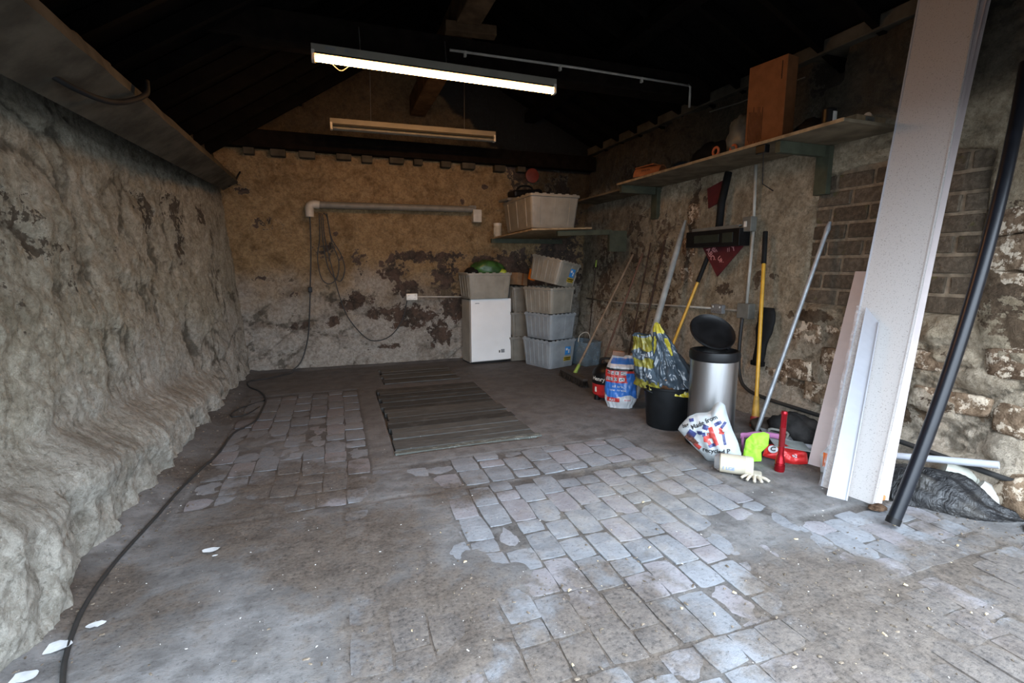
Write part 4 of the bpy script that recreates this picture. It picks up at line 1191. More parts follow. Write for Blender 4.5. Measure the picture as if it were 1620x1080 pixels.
mb = MB(); mb.box((.0, .0, .01), (.05, .12, .045), bev=.008); mb.build('end_cuff', M_black, t)
b0, b1 = Vector((3.08, 2.86, .02)), Vector((3.58, 2.82, 1.58))
t = pole('steel_tube', 'galvanised steel tube with a flattened top leaning across the brickwork', 'tube', [('tube', [b0, b1], .0165, M_galv), ('flattened_end', [b1, b1 + (b1 - b0).normalized() * .05, b1 + (b1 - b0).normalized() * .11], [.0165, .022, .012], M_galv)])

# ---- vacuum, building bags, bucket
M_redv = pm('red_vacuum_plastic', (.42, .02, .02), .3)
t = thing('vacuum_cleaner', 'red and black tub vacuum cleaner half hidden behind the blue bag', 'vacuum', (2.575, 4.29, 0), (0, 0, -.62))
mb = MB(); mb.lathe([(.12, .03), (.148, .06), (.152, .165), (.148, .17)], 28); mb.build('drum', M_redv, t, True, 40)
mb = MB(); mb.lathe([(.154, .17), (.154, .26), (.140, .30), (.09, .35), (.001, .37)], 28); mb.build('dome', M_black, t, True, 40)
mb = MB(); mb.tube([(-.08, 0, .345), (-.06, 0, .41), (.06, 0, .41), (.08, 0, .345)], .012, 8, smooth_path=4); mb.build('handle', M_black, t, True)
for a in (-2.4, -.8, .8, 2.4):
    mb = MB(); mb.lathe([(.03, 0), (.03, .05)], 10, Matrix.Translation((.12 * math.cos(a), .12 * math.sin(a), 0))); mb.build('castor', M_black, t)
cyl = lambda r: (lambda u, v: (r * math.sin(u / r), -r * math.cos(u / r), v))
mb = MB(); text_on(mb, 'Henry', .06, cyl(.1545), -.085, .225, 1, 1, .0015, 0, .01); mb.build('lettering', M_socket, t)
mb = MB(); mb.surf(lambda u, v: cyl(.1528)(u, v), 4, 6, -.125, -.10, .09, .14, 0); mb.build('white_patch', M_socket, t)

def bag_fn(w, d, h, seed, lean=(0, 0), fold=.012, top=.75, bot=.8, bulge=1.0):
    """upright filled sack: u metres round from the front centre (-.5..+.5 w), v metres up"""
    def fn(u, v):
        f = max(0.0, min(1.0, v / h))
        prof = (bot + (bulge - bot) * sm(f, 0, .18)) * (1 - (1 - top) * sm(f, .75, 1.0))
        a = u / (w * .5) * 1.35
        se = lambda c: math.copysign(abs(c) ** .75, c)
        x = w / 2 * prof * se(math.sin(a)); y = -d / 2 * prof * se(math.cos(a)) * (1 - .8 * sm(f, .8, 1.0))
        n = fold * (fb(math.sin(a) * 2.5, v * 9 + math.sin(a) * 3, seed + math.cos(a) * 2, 4) + .8 * noise.noise(Vector((math.sin(a) * 5, v * 14 - u * 10, seed))))
        dr = Vector((math.sin(a), -math.cos(a), 0))
        return Vector((x, y, v)) + dr * n + Vector((lean[0] * f * f, lean[1] * f * f, 0))
    return fn
def bag_body(mb, fn, w, h, nu=48, nv=30):
    U = w * .5 / 1.35 * PI
    rings = [[Vector(fn(-U + 2 * U * i / nu, h * j / nv)) for i in range(nu)] for j in range(nv + 1)]
    mb.rings(rings)
def band(fn, u0, u1, v0, v1, off, nu=16, nv=10):
    mb = MB(); mb.surf(fn, nu, nv, u0, u1, v0, v1, off); return mb
M_bagw = pm('white_bag_plastic', (.50, .52, .54), .3, var=.1)
M_bagblue = pm('blue_bag_print', (.035, .15, .48), .3, var=.15)
M_bagred = pm('red_bag_print', (.46, .035, .03), .35)
w, d, h = .30, .20, .50
fn = bag_fn(w, d, h, 2.3, (.02, .03), .010, top=.72)
t = thing('mortar_bag', 'blue and white plastic bag with red lettering panels beside the black bucket', 'bag', (2.545, 3.99, .0), (0, 0, -.62))
U = w * .5 / 1.35 * PI
def bag_col(u, v):
    if -U * .85 < u < U * .9 and .115 + .02 * math.sin(u * 30) < v < .345:
        if v > .25 and u < U * .10 - (v - .25) * .2: return M_bagred
        return M_bagblue
    if .345 <= v < .385: return M_stick_k if v > .365 or u > U * .25 else M_bagred
    if .425 < v < .475 and -U * .3 < u < U * .35: return M_bagblue
    return M_bagw
def coloured(mb, fn, nu, nv, u0, u1, v0, v1, col):
    W = nv + 1
    vs = [Vector(fn(u0 + (u1 - u0) * i / nu, v0 + (v1 - v0) * j / nv)) for i in range(nu + 1) for j in range(W)]
    o = len(mb.v); mb.v += [tuple(p) for p in vs]
    for i in range(nu):
        for j in range(nv):
            mb.mat(col(u0 + (u1 - u0) * (i + .5) / nu, v0 + (v1 - v0) * (j + .5) / nv))
            mb.f.append((o + i * W + j, o + (i + 1) * W + j, o + (i + 1) * W + j + 1, o + i * W + j + 1)); mb.mi.append(mb.cur)
mb = MB(); coloured(mb, fn, 120, 100, -U, U, 0, h, bag_col)
mb.mat(M_bagw); mb.add([fn(-U + 2 * U * i / 40, h) for i in range(40)], [tuple(range(40))])
mb.build('sack', None, t, True)
def word_tiles(s, u0, v, du, sz):
    m1 = MB(); m2 = MB()
    for k, ch in enumerate(s):
        m1.surf(fn, 2, 2, u0 + k * du - .011, u0 + k * du + .011, v - .016, v + .016, .0025)
        text_on(m2, ch, sz, fn, u0 + k * du, v, 1, 1, .004, 0, .02)
    m1.build('letter_tiles', M_bagw, t, True)['kind'] = 'stuff'; m2.build('lettering', M_stick_k, t)
word_tiles('MAGIC', -.115, .343, .031, .030); word_tiles('DECOR', -.120, .284, .031, .030)
mb = MB(); text_on(mb, 'all in', .030, fn, -.02, .215, 1, 1, .002, 0, .01); text_on(mb, 'one mix', .030, fn, -.02, .18, 1, 1, .002, 0, .01); mb.build('lettering', M_bagw, t)
mb = MB(); text_on(mb, 'Axi', .036, fn, -.045, .085, 1, 1, .006, .05, .02); mb.build('lettering', M_bagw, t)
mb = MB(); mb.surf(fn, 12, 8, -.095, .0, .065, .105, .0025); mb.build('red_print', M_bagred, t, True)
mb = MB(); text_on(mb, 'bond', .022, fn, .045, .088, 1, 1, .003, .05, .02); mb.build('lettering', M_bagred, t)
mb = MB(); mb.box((-.03, .02, .515), (.12, .05, .05), bev=.015, rot=(0, .1, .1)); mb.build('folded_top', pm('tan_paper', (.28, .17, .12), .8), t)
mb = MB(); mb.surf(lambda u, v: (.10 + .10 * u + .02 * noise.noise(Vector((u * 4, v * 4, 1))), .0 + .03 * noise.noise(Vector((u * 5, v * 5, 3))), .44 + .12 * v - .05 * u), 10, 10); mb.build('film_flap', pm('clear_film', (.45, .45, .45), .15, alpha=.35), t, True)

M_bucket = pm('black_rubber_bucket', (.008, .009, .010), .55, var=.25, spec=.25)
t = thing('bucket', 'large black builders bucket left of the pedal bin', 'bucket', (2.62, 3.36, 0))
mb = MB(); mb.lathe([(.165, .0), (.175, .01), (.205, .34), (.214, .345), (.214, .36), (.20, .36), (.168, .02), (.001, .02)], 40); mb.build('bucket_body', M_bucket, t, True, 40)
for s in (-1, 1):
    mb = MB(); mb.tube([(s * .2, -.05, .31), (s * .235, -.03, .33), (s * .235, .03, .33), (s * .2, .05, .31)], .008, 6, smooth_path=4); mb.build('lug', M_bucket, t, True)
lump('compost_heap', 'dark brown compost spilling at the bucket rim', 'compost', (2.60, 3.33, .24), (.155, .155, .11), pm('dark_compost', (.055, .028, .015), .9, var=.6, scale=30, bump=.8), 4)['kind'] = 'stuff'
M_cbag = pm('slate_plastic_bag', (.055, .075, .095), .22, var=.35, scale=6, spec=.6)
M_cy = pm('yellow_bag_print', (.48, .40, .03), .35, var=.2)
def cbag(cx, cy, z0, z1, r0, r1, seed, tip, crease=.03, pinch=.6):
    def fn(u, v):
        a = u * 2 * PI
        f = v
        r = (r0 + (r1 - r0) * f ** pinch)
        n = crease * (1 - .6 * f) * (fb(math.cos(a) * 1.6, math.sin(a) * 1.6, seed + f * 2.5, 4) * 1.3 + .8 * abs(noise.noise(Vector((math.cos(a) * 4, math.sin(a) * 4, f * 2 + seed)))))
        return Vector((cx + tip[0] * f + (r + n) * math.cos(a), cy + tip[1] * f + (r + n) * math.sin(a), z0 + (z1 - z0) * f + .02 * noise.noise(Vector((a, f * 3, seed)))))
    return fn
t = thing('compost_bag', 'slate and yellow plastic compost bag bunched up in the black bucket', 'bag', (0, 0, 0))
f1 = cbag(2.665, 3.35, .31, .885, .190, .010, 3.0, (-.21, -.01), .055, 1.15)
f2 = cbag(2.50, 3.42, .33, .78, .115, .075, 8.0, (-.10, .05), .05, 1.0)
VD = math.atan2(-.76, -.65)        # the side of the bag that faces the doorway
uc = (VD / (2 * PI)) % 1.0
def wrapu(u): return (u - uc + .5) % 1.0 - .5
def col1(u, v):
    d = wrapu(u)
    if v > .87: return M_cy
    if -.20 < d < -.20 + .035 * (1 - v) + .012 and v < .8: return M_cy
    if v < .05 + .03 * abs(math.sin(u * 60)): return M_cy
    if .10 < d < .14 and .55 < v < .8: return M_cy
    return M_cbag
def col2(u, v):
    if .74 + .04 * math.sin(u * 25) < v < .97: return M_cy2
    if .40 < v < .56 + .03 * math.sin(u * 31): return M_cy2
    if v < .10 + .07 * abs(math.sin(u * 45)): return M_cy2
    return M_cbag
M_cy2 = pm('olive_bag_print', (.20, .175, .025), .4, var=.4)
mb = MB(); coloured(mb, f1, 130, 90, 0, 1, 0, 1, col1); mb.build('bag_film', None, t, True)
mb = MB(); coloured(mb, f2, 100, 60, 0, 1, 0, 1, col2); mb.build('bag_film', None, t, True)
mb = MB(); text_on(mb, 'multi', .055, f2, uc + .02, .65, 1.4, 2.2, .004, 0, .02); mb.build('lettering', M_bagw, t)
mb = MB(); text_on(mb, '60', .045, f2, uc + .0, .27, 1.4, 2.2, .004, 0, .02); mb.build('lettering', M_bagw, t)

# ---- stainless pedal bin
_s = NT('brushed_stainless')
_n = _s.noise(_s.mapping(_s.obj(), (60, 60, 1.2)), 8, 4)
M_steel = _s.out(_s.mix(_n, (.50, .50, .50), (.64, .64, .64)), _s.math('ADD', .26, _s.math('MULTIPLY', _n, .12)), 1.0, _s.bump(_n, .06, .002))
t = thing('pedal_bin', 'tall stainless steel bin with its black lid open', 'bin', (2.655, 2.895, 0))
mb = MB(); mb.lathe([(.16, 0), (.178, .006), (.178, .035), (.171, .05)], 48); mb.build('base_ring', M_black, t, True, 40)
mb = MB(); mb.lathe([(.169, .03), (.169, .665), (.165, .668)], 64); mb.build('drum', M_steel, t, True, 40)
mb = MB(); mb.lathe([(.171, .655), (.181, .665), (.183, .70), (.177, .725), (.162, .728), (.15, .71), (.146, .60), (.001, .58)], 48); mb.build('rim', M_black, t, True, 40)
hd_ = Vector((.62, -.35, 0)).normalized()     # hinge towards the right, away from the doorway
lid = MB()
M = Matrix.Translation(Vector((.055, .10, .845))) @ frame((0, 0, 0), (.66, -.60, -.40), (-.62, -.52, -.60))
lid.lathe([(.001, .028), (.09, .026), (.145, .016), (.172, .002), (.176, -.008), (.170, -.018), (.158, -.010), (.15, -.002), (.10, .006), (.001, .008)], 48, M)
lid.build('lid', M_black, t, True, 40)
mb = MB(); mb.box((.15, .06, .735), (.05, .08, .05), bev=.01, rot=(0, .3, .4)); mb.build('hinge', M_black, t)
mb = MB(); mb.box((-.12, -.16, .012), (.09, .05, .014), bev=.005, rot=(0, 0, .8)); mb.build('pedal', M_black, t)

# ---- heap of small things by the bin
def pillow_fns(outline, thick, seed, fold=.01, fs=9.0):
    c = Vector((sum(p[0] for p in outline) / len(outline), sum(p[1] for p in outline) / len(outline)))
    pts = [Vector((p[0], p[1])) - c for p in outline]
    N = 72
    ang = []
    for k in range(N):                       # radius of the outline by angle (star-shaped about c)
        a = 2 * PI * k / N; d = Vector((math.cos(a), math.sin(a))); best = .02
        for i in range(len(pts)):
            p, q = pts[i], pts[(i + 1) % len(pts)]; e = q - p
            den = d.x * e.y - d.y * e.x
            if abs(den) < 1e-9: continue
            tt = (p.x * e.y - p.y * e.x) / den; ss = (p.x * d.y - p.y * d.x) / den
            if tt > 0 and -1e-6 <= ss <= 1.000001: best = max(best, tt)
        ang.append(best)
    def R(a):
        f = (a / (2 * PI)) % 1.0 * N; i = int(f); return ang[i % N] * (1 - f + i) + ang[(i + 1) % N] * (f - i)
    def depth(x, z):
        v = Vector((x, z)) - c; s = min(1.0, v.length / R(math.atan2(v.y, v.x)))
        n = fold * (fb(x * fs, z * fs * 1.2, seed, 4) + .9 * abs(noise.noise(Vector((x * fs * 1.5 + z * 6, z * fs * .7, seed + 5)))) - .3)
        return thick * (1 - s * s) ** .6 + n * (.3 + .7 * (1 - s ** 4))
    return c, R, depth
def pillow(outline, thick, seed, fold=.01, fs=9.0, back=.4):
    c, R, depth = pillow_fns(outline, thick, seed, fold, fs)
    mb = MB(); N = 72; ns = 12
    for side in (1, -1):
        rings = []
        for i in range(ns + 1):
            s = 1 - (i / ns) * .99
            ring = []
            for k in range(N):
                a = 2 * PI * k / N; r = R(a) * s; x, z = c.x + r * math.cos(a), c.y + r * math.sin(a)
                y = -depth(x, z) if side == 1 else depth(x, z) * back
                ring.append(Vector((x, y, z)))
            rings.append(ring)
        mb.rings(rings, cap=False, flip=side < 0)
        mb.add([rings[-1][k] for k in range(N)], [tuple(range(N))])
    front = lambda u, v: (u, -depth(u, v), v)
    return mb, front
M_bag = pm('white_carrier_bag', (.43, .465, .475), .35, var=.08)
M_navy = pm('navy_print', (.035, .045, .14), .4); M_redp = pm('red_print', (.42, .05, .04), .4); M_brownp = pm('brown_photo_print', (.12, .05, .035), .5, var=.6, scale=60)
SC_ = 1 / 262.0
ol = [((x - 1145) * SC_, (740 - y) * SC_) for x, y in [(1086, 690), (1092, 680), (1104, 664), (1118, 656), (1136, 652), (1145, 646), (1147, 634), (1156, 631), (1164, 634), (1167, 645), (1172, 660), (1180, 680), (1190, 700), (1197, 722), (1196, 734), (1185, 740), (1160, 742), (1140, 741), (1128, 728), (1115, 718), (1098, 702)]]
mb, front = pillow(ol, .10, 4.0, .028, 8)
t = thing('carrier_bag', 'white printed plastic bag slumped against the pedal bin', 'bag', (2.40, 2.60, .005), (-.12, 0, -.76))
mb.build('bag_film', M_bag, t, True)
def px(x, y): return ((x - 1145) * SC_, (740 - y) * SC_)
def patch(cx, cy, w, h, rot, mat, nm, off=.004, name_parent=None):
    c, s = math.cos(rot), math.sin(rot)
    def f(u, v):
        x, y = (u - .5) * w, (v - .5) * h
        return front(cx + x * c - y * s, cy + x * s + y * c)
    mb = MB(); mb.surf(f, 10, 10, 0, 1, 0, 1, 0)
    mb.v = [(a, b - off, d) for a, b, d in mb.v]
    return mb.build(nm, mat, t, True)
for (x, y, w_, h_, r_, m) in ((1149, 690, .028, .125, .42, M_redp), (1155, 667, .05, .022, .6, M_navy), (1164, 669, .018, .05, -.5, M_navy), (1162, 683, .030, .022, -.2, M_redp), (1167, 694, .016, .07, .25, M_navy), (1160, 678, .02, .03, .3, M_redp),
                              (1135, 676, .035, .03, -.3, M_navy), (1126, 687, .035, .025, .2, M_navy), (1133, 689, .02, .03, .2, M_navy), (1143, 690, .03, .04, .3, M_redp), (1137, 697, .03, .045, .1, M_redp), (1148, 707, .045, .022, .5, M_navy), (1143, 703, .02, .03, .6, M_redp),
                              (1112, 692, .055, .05, -.5, M_navy), (1108, 700, .05, .05, -.6, M_brownp), (1116, 706, .06, .04, -.7, M_brownp), (1123, 714, .05, .03, -.6, M_redp), (1110, 668, .03, .02, .3, M_navy)):
    patch(*px(x, y), w_, h_, r_, m, 'printed_patch')
def bt(s, size, x, y, rot, bold=.02):
    mb = MB(); text_on(mb, s, size, front, *px(x, y), 1, 1, 0, rot, bold); mb.v = [(a, b - .006, c) for a, b, c in mb.v]; mb.build('lettering', M_stick_k, t)
bt('Made from', .042, 1132, 668, .55); bt('recycled P', .042, 1155, 716, .10); bt('bag', .035, 1100, 679, .5)
M_cream = pm('cream_tissue_roll', (.47, .425, .33), .8, var=.06)
t = thing('paper_roll', 'cream paper roll in clear wrap lying in front of the carrier bag', 'roll', (2.40, 2.365, .068), (0, 0, -.74))
mb = MB(); M = Matrix.Rotation(PI / 2, 4, 'Y'); mb.lathe([(.018, -.098), (.052, -.10), (.060, -.094), (.062, 0), (.062, .05), (.064, .055), (.062, .06), (.064, .07), (.062, .075), (.064, .085), (.058, .10), (.018, .098)], 32, M); mb.build('roll_body', M_cream, t, True, 40)
rf = lambda u, v: (u, -.0625 * math.cos(v / .0625), .0625 * math.sin(v / .0625))
mb = MB(); text_on(mb, '1 LGE', .030, rf, -.045, -.012, 1, 1, .0015, 0, .02); mb.build('lettering', pm('blue_ink', (.2, .3, .5), .5), t)
mb = MB(); mb.surf(lambda u, v: (-.10 - .03 * u, -.06 * math.cos(v * 2 * PI) * (1 - .3 * u), .06 * math.sin(v * 2 * PI) * (1 - .3 * u) + .006 * noise.noise(Vector((u * 8, v * 9, 0)))), 4, 24); mb.build('film_end', pm('crinkled_film', (.3, .29, .28), .2, alpha=.6), t, True)
M_glove = pm('cream_cotton_glove', (.44, .40, .32), .9, var=.12, bump=.4, bscale=200)
t = thing('work_glove', 'cream cotton glove with spread fingers under the paper roll', 'glove', (2.455, 2.27, .012), (0, 0, -.75))
mb = MB(); mb.box((0, .02, .012), (.10, .09, .024), bev=.011); mb.build('palm', M_glove, t, True)
for k, (a, L_) in enumerate(((-.75, .055), (-.35, .07), (.0, .075), (.35, .068), (.95, .06))):
    mb = MB(); s_ = Vector((-.035 + .0185 * k, -.015, .011)); e_ = s_ + Vector((math.sin(a) * L_, -math.cos(a) * L_, -.004)); mb.tube([s_, s_.lerp(e_, .5) + Vector((0, 0, .006)), e_], [.0115, .0115, .009], 10, smooth_path=3); mb.build('glove_finger', M_glove, t, True)
M_torch = pm('red_anodised_metal', (.38, .012, .02), .22, .75, var=.1)
t = thing('torch', 'red metal torch standing upright on its head', 'torch', (2.72, 2.31, .0))
mb = MB(); mb.lathe([(.030, 0), (.031, .03), (.027, .055), (.031, .06), (.024, .095), (.0185, .12), (.0185, .385), (.0205, .39), (.0205, .40), (.017, .41), (.001, .41)], 32); mb.build('barrel', M_torch, t, True, 40)
for k in range(3):
    mb = MB(); mb.lathe([(.0318, .01 + .012 * k), (.0322, .014 + .012 * k), (.0318, .018 + .012 * k)], 32, cap=False); mb.build('grip_ring', M_torch, t, True)
mb = MB(); mb.lathe([(.019, .17), (.0192, .172), (.0192, .30), (.019, .302)], 32, cap=False); mb.build('knurled_grip', pm('knurled_red_metal', (.20, .008, .012), .5, .6, bump=1, bscale=400), t, True)
def cloth(name, label, cat, c, size, rotz, mat, seed, amp=.03, base=.02):
    mb = MB()
    def f(u, v):
        e = 1 - max(abs(u - .5), abs(v - .5)) * 2
        x = (u - .5) * size[0] * (1 + .15 * noise.noise(Vector((v * 3, seed, 0)))); y = (v - .5) * size[1] * (1 + .2 * noise.noise(Vector((u * 3, seed, 4))))
        return (x, y, .004 + base * sm(e, 0, .5) + amp * sm(e, 0, .3) * (fb(u * 2.2, v * 2.2, seed, 4) + .5))
    mb.surf(f, 30, 30); mb.add([(x, y, .001) for x, y in [(-size[0] * .45, -size[1] * .45), (size[0] * .45, -size[1] * .45), (size[0] * .45, size[1] * .45), (-size[0] * .45, size[1] * .45)]], [(3, 2, 1, 0)])
    o = mb.build(name, mat, None, True); o.location = c; o.rotation_euler = (0, 0, rotz)
    return tag(o, label, cat)
mb, _f = pillow([(-.075, .02), (-.06, .14), (-.02, .19), (.05, .21), (.085, .2), (.08, .12), (.04, .07), (.045, .01), (.0, .0), (-.05, .0)], .035, 12, .018, 14)
o = mb.build('glove', pm('fluorescent_green_fabric', (.34, .70, .05), .7, var=.1), None, True); o.location = (2.67, 2.47, .008); o.rotation_euler = (-.35, 0, -.75)
tag(o, 'fluorescent green rubber glove left of the red torch', 'glove')
mb = MB(); mb.surf(lambda u, v: (.28 * (u - .5), .03 * math.sin(u * 3) + .012 * math.cos(v * 2 * PI), .17 + .05 * u - .06 * (u - .3) ** 2 + .028 * math.sin(v * 2 * PI) + .006 * noise.noise(Vector((u * 9, v * 5, 0)))), 24, 12)
mb.tube([(-.12, 0, .0), (-.125, 0, .17)], .01, 6)
o = mb.build('pink_strap', pm('pink_fabric', (.36, .13, .27), .75), None, True); o.location = (2.84, 2.58, -.0); o.scale = (1, 1, .72); o.rotation_euler = (0, 0, -.7); tag(o, 'pink fabric strap behind the green glove', 'strap')
t = thing('crisp_packet', 'red foil packet with a white badge behind the torch', 'packet', (2.87, 2.40, .01), (-.75, .12, -.75))
mb, front2 = pillow([(-.14, .0), (-.13, .09), (-.02, .13), (.13, .10), (.14, .02), (.05, -.01)], .04, 21, .014, 12); mb.build('packet_foil', pm('red_foil', (.50, .02, .02), .3, .3, var=.2), t, True)
mb = MB(); mb.surf(lambda u, v: Vector(front2(-.085 + .03 * u * math.cos(v * 2 * PI), .055 + .03 * u * math.sin(v * 2 * PI))) + Vector((0, -.004, 0)), 4, 20); mb.build('white_badge', M_bagw, t, True)
mb = MB(); text_on(mb, 'C', .045, front2, -.085, .055, 1, 1, 0, 0, .03); mb.v = [(a, b - .007, c) for a, b, c in mb.v]; mb.build('lettering', M_stick_k, t)
mb = MB(); text_on(mb, 'o2', .03, front2, .05, .04, 1, 1, 0, 0, .03); mb.v = [(a, b - .007, c) for a, b, c in mb.v]; mb.build('lettering', M_bagw, t)
o = None
t = thing('card_sheet', 'grey card sheet lying over the red packet', 'card', (2.97, 2.46, .10), (.1, .12, -.5))
mb = MB(); mb.box((0, 0, 0), (.24, .15, .004)); mb.build('card', pm('grey_card', (.25, .27, .26), .6, dirt=.4), t)
t = thing('trowel', 'pale grey plastering trowel blade beyond the red torch', 'trowel', (2.98, 2.58, .13), (.1, .25, -.55))
mb = MB(); mb.box((0, 0, 0), (.22, .09, .004), bev=.001); mb.build('blade', M_metal, t)
mb = MB(); mb.tube([(-.06, 0, .0), (-.05, 0, .03), (.06, 0, .035), (.07, 0, .0)], .010, 8, smooth_path=3); mb.build('handle', M_condd, t, True)

lump('dark_sack', 'dark dusty sack heaped on the floor behind the torch', 'sack', (3.22, 2.62, .0), (.12, .22, .14), pm('dusty_black_sacking', (.035, .033, .032), .8, var=.5, scale=8, dirt=.4, dirtcol=(.12, .11, .1)), 31)
lump('dark_sack', 'low dark sack between the galvanised tube and the yellow fork', 'sack', (3.26, 2.93, .0), (.10, .12, .07), M_cont, 33)

# ---- leaning panels
_b = NT('speckled_white_panel')
_P = _b.obj()
_sp = _b.step(_b.noise(_P, 150, 2, .5), .62, .66)
_sp2 = _b.step(_b.noise(_P, 60, 2, .5), .72, .75)
_gr = _b.step(_b.noise(_P, 3, 7, .7), .5, .8)
_c = _b.mix(_b.math('MULTIPLY', _b.math('MAXIMUM', _sp, _sp2), .6), (.47, .44, .42), (.19, .165, .15))
_c = _b.mix(_b.math('MULTIPLY', _gr, .25), _c, (.5, .46, .42))
M_panel = _b.out(_c, .33, spec=.5)
M_whitepl = pm('white_plastic_trim', (.42, .435, .475), .3, var=.03, dirt=.15, dirtcol=(.5, .47, .43))
M_pinkp = pm('pinkish_panel', (.46, .39, .375), .45, var=.06, scale=5, dirt=.2, dirtcol=(.4, .34, .3))
M_edge = pm('panel_core_edge', (.45, .36, .30), .7)
def panel(name, label, BL, BR, TR, TL, th, mat, bend=0.0, nb=24, cat='panel', edge=None, group=None, build=True, parent=None):
    BL, BR, TR, TL = map(Vector, (BL, BR, TR, TL))
    n = (BR - BL).cross(TL - BL).normalized()
    if n.x > 0: n = -n                    # n looks out into the room
    def f(u, v):
        p = BL.lerp(BR, u).lerp(TL.lerp(TR, u), v)
        return p + n * (-bend * 4 * v * (1 - v))
    mb = MB(); rings = []
    for i in range(nb + 1):
        v = i / nb; a, b = f(0, v), f(1, v)
        rings.append([a, b, b - n * th, a - n * th])
    mb.rings(rings)
    o = mb.build(name, mat, parent)
    if label: tag(o, label, cat, group)
    return o, f, n
t = thing('cladding_panel', 'long speckled white cladding panel leaning up past the shelf', 'panel', (0, 0, 0))
BLm, BRm, TRm, TLm = (2.77, 2.05, .0), (2.825, 1.765, .0), (3.62, 2.02, 2.93), (3.62, 2.36, 3.08)
_, fm, nm_ = panel('panel_board', None, BLm, BRm, TRm, TLm, .009, M_panel, .035, parent=t)
# raised edge profile and groove of the same panel
def strip(f, n, u0, u1, v0, v1, off, th, mat, name, parent, nb=24):
    mb = MB(); rings = []
    for i in range(nb + 1):
        v = v0 + (v1 - v0) * i / nb; a, b = f(u0, v) + n * off, f(u1, v) + n * off
        rings.append([a, b, b - n * th, a - n * th])
    mb.rings(rings); return mb.build(name, mat, parent)
strip(fm, nm_, .965, .985, 0, 1, .004, .006, M_panel, 'bright_edge', t)
strip(fm, nm_, .0, .03, 0, 1, .003, .005, M_whitepl, 'bright_edge', t)
_, f3, n3 = panel('narrow_panel', 'narrow pinkish strip panel behind the right edge of the speckled panel', (2.85, 1.79, .0), (2.89, 1.765, .0), (3.64, 1.995, 2.92), (3.64, 2.03, 2.93), .008, M_pinkp, .03)
_, f4, n4 = panel('narrow_panel', 'outer pinkish strip panel at the right of the leaning stack', (2.93, 1.80, .0), (2.965, 1.778, .0), (3.66, 1.985, 2.90), (3.66, 2.01, 2.91), .008, M_pinkp, .03)
_, f5, n5 = panel('narrow_panel', 'wide pinkish panel leaning low against the wall behind the speckled panel', (3.00, 2.33, .0), (3.10, 2.05, .0), (3.55, 2.28, 1.31), (3.545, 2.53, 1.31), .010, M_pinkp, .0)
# film wrapped strip along the left edge and short white trim on the front
_fl = NT('crinkled_clear_film'); _q = _fl.noise(_fl.obj(), 25, 5, .6, 1.5)
M_film = _fl.out((.80, .78, .78), .12, 0, _fl.bump(_q, .9, .02), alpha=_fl.math('ADD', .08, _fl.math('MULTIPLY', _fl.step(_q, .4, .8), .4)))
mb = MB(); mb.surf(lambda u, v: fm(-.03 + .36 * u - .1 * v * u, v * .36) + nm_ * (.012 + .008 * fb(u * 3, v * 16, 2, 3)), 14, 60); mb.build('film_wrap', M_film, t, True)
t = thing('white_trim', 'short white angled plastic trim leaning on the front of the panels', 'trim board', (0, 0, 0))
bl, br = Vector((2.685, 1.945, .0)), Vector((2.735, 1.855, .0))
k1 = .355; tl = fm(.17, k1 + .005) + nm_ * .03; tr = fm(.47, k1 - .02) + nm_ * .035
_, fw_, nw_ = panel('flat_face', None, bl, br, tr, tl, .006, M_whitepl, .012, parent=t)
strip(fw_, nw_, .94, 1.0, 0, 1, .012, .018, M_whitepl, 'raised_lip', t)
strip(fw_, nw_, .0, .05, 0, 1, .002, .012, M_whitepl, 'raised_lip', t)
mb = MB(); mb.box((2.935, 1.80, .014), (.035, .03, .028), bev=.006); tag(mb.build('wood_block', pm('orange_wood', (.45, .2, .08), .8)), 'tiny orange wood chip at the foot of the panels', 'wood chip')

# ---- black pole
P0, P1 = Vector((2.68, 1.575, .02)), Vector((3.50, 1.70, 2.41))
side = Vector((.72, -.66, .0))
t = thing('black_pole', 'long black plastic pole leaning in front of the stone wall', 'pole', (0, 0, 0))
pts = [P0.lerp(P1, f) + side * (.062 * 4 * f * (1 - f)) for f in [i / 20 for i in range(21)]]
M_pole = pm('semi_gloss_black_plastic', (.006, .007, .010), .34, var=.2, spec=.35)
mb = MB(); mb.tube(pts, .0315, 24); mb.build('pole_tube', M_pole, t, True, 40)
mb = MB(); mb.tube([pts[0] + (pts[0] - pts[1]).normalized() * .004, pts[0] + (pts[1] - pts[0]).normalized() * .03], .0335, 24); mb.build('end_ferrule', M_black, t, True, 40)

# ---- floor clutter at the right
q0, q1 = Vector((3.08, 2.54, .05)), Vector((3.40, 1.51, .262))
t = thing('white_pipe', 'long white plastic pipe lying across the clutter by the right wall', 'pipe', (0, 0, 0))
mb = MB(); mb.tube([q0, q0.lerp(q1, .5) + Vector((0, 0, -.004)), q1], .021, 20); mb.build('pipe', M_whitepl, t, True, 40)
qd = (q1 - q0).normalized(); up = Vector((-.5, -.35, .8)); up = (up - qd * up.dot(qd)).normalized()
text('III.II', .028, frame(q0.lerp(q1, .70) + up * .0225, qd, qd.cross(up) * -1 if False else up.cross(qd)), M_stick_k, t, 'printed_marks', bold=.02)
mb = MB(); mb.tube([(3.06, 1.93, .035), (3.19, 1.74, .035)], .018, 14); tag(mb.build('pipe_offcut', M_whitepl, None, True, 40), 'short white pipe offcut, upper of two beside the black pole foot', 'pipe')
mb = MB(); mb.tube([(2.99, 1.86, .018), (3.10, 1.69, .018)], .017, 14); tag(mb.build('pipe_offcut', M_whitepl, None, True, 40), 'short white pipe offcut lying nearest the foot of the panels', 'pipe')
t = thing('folded_card', 'folded white plastic sheet standing behind the black pole', 'sheet', (3.20, 1.93, .05), (.5, .1, -.6))
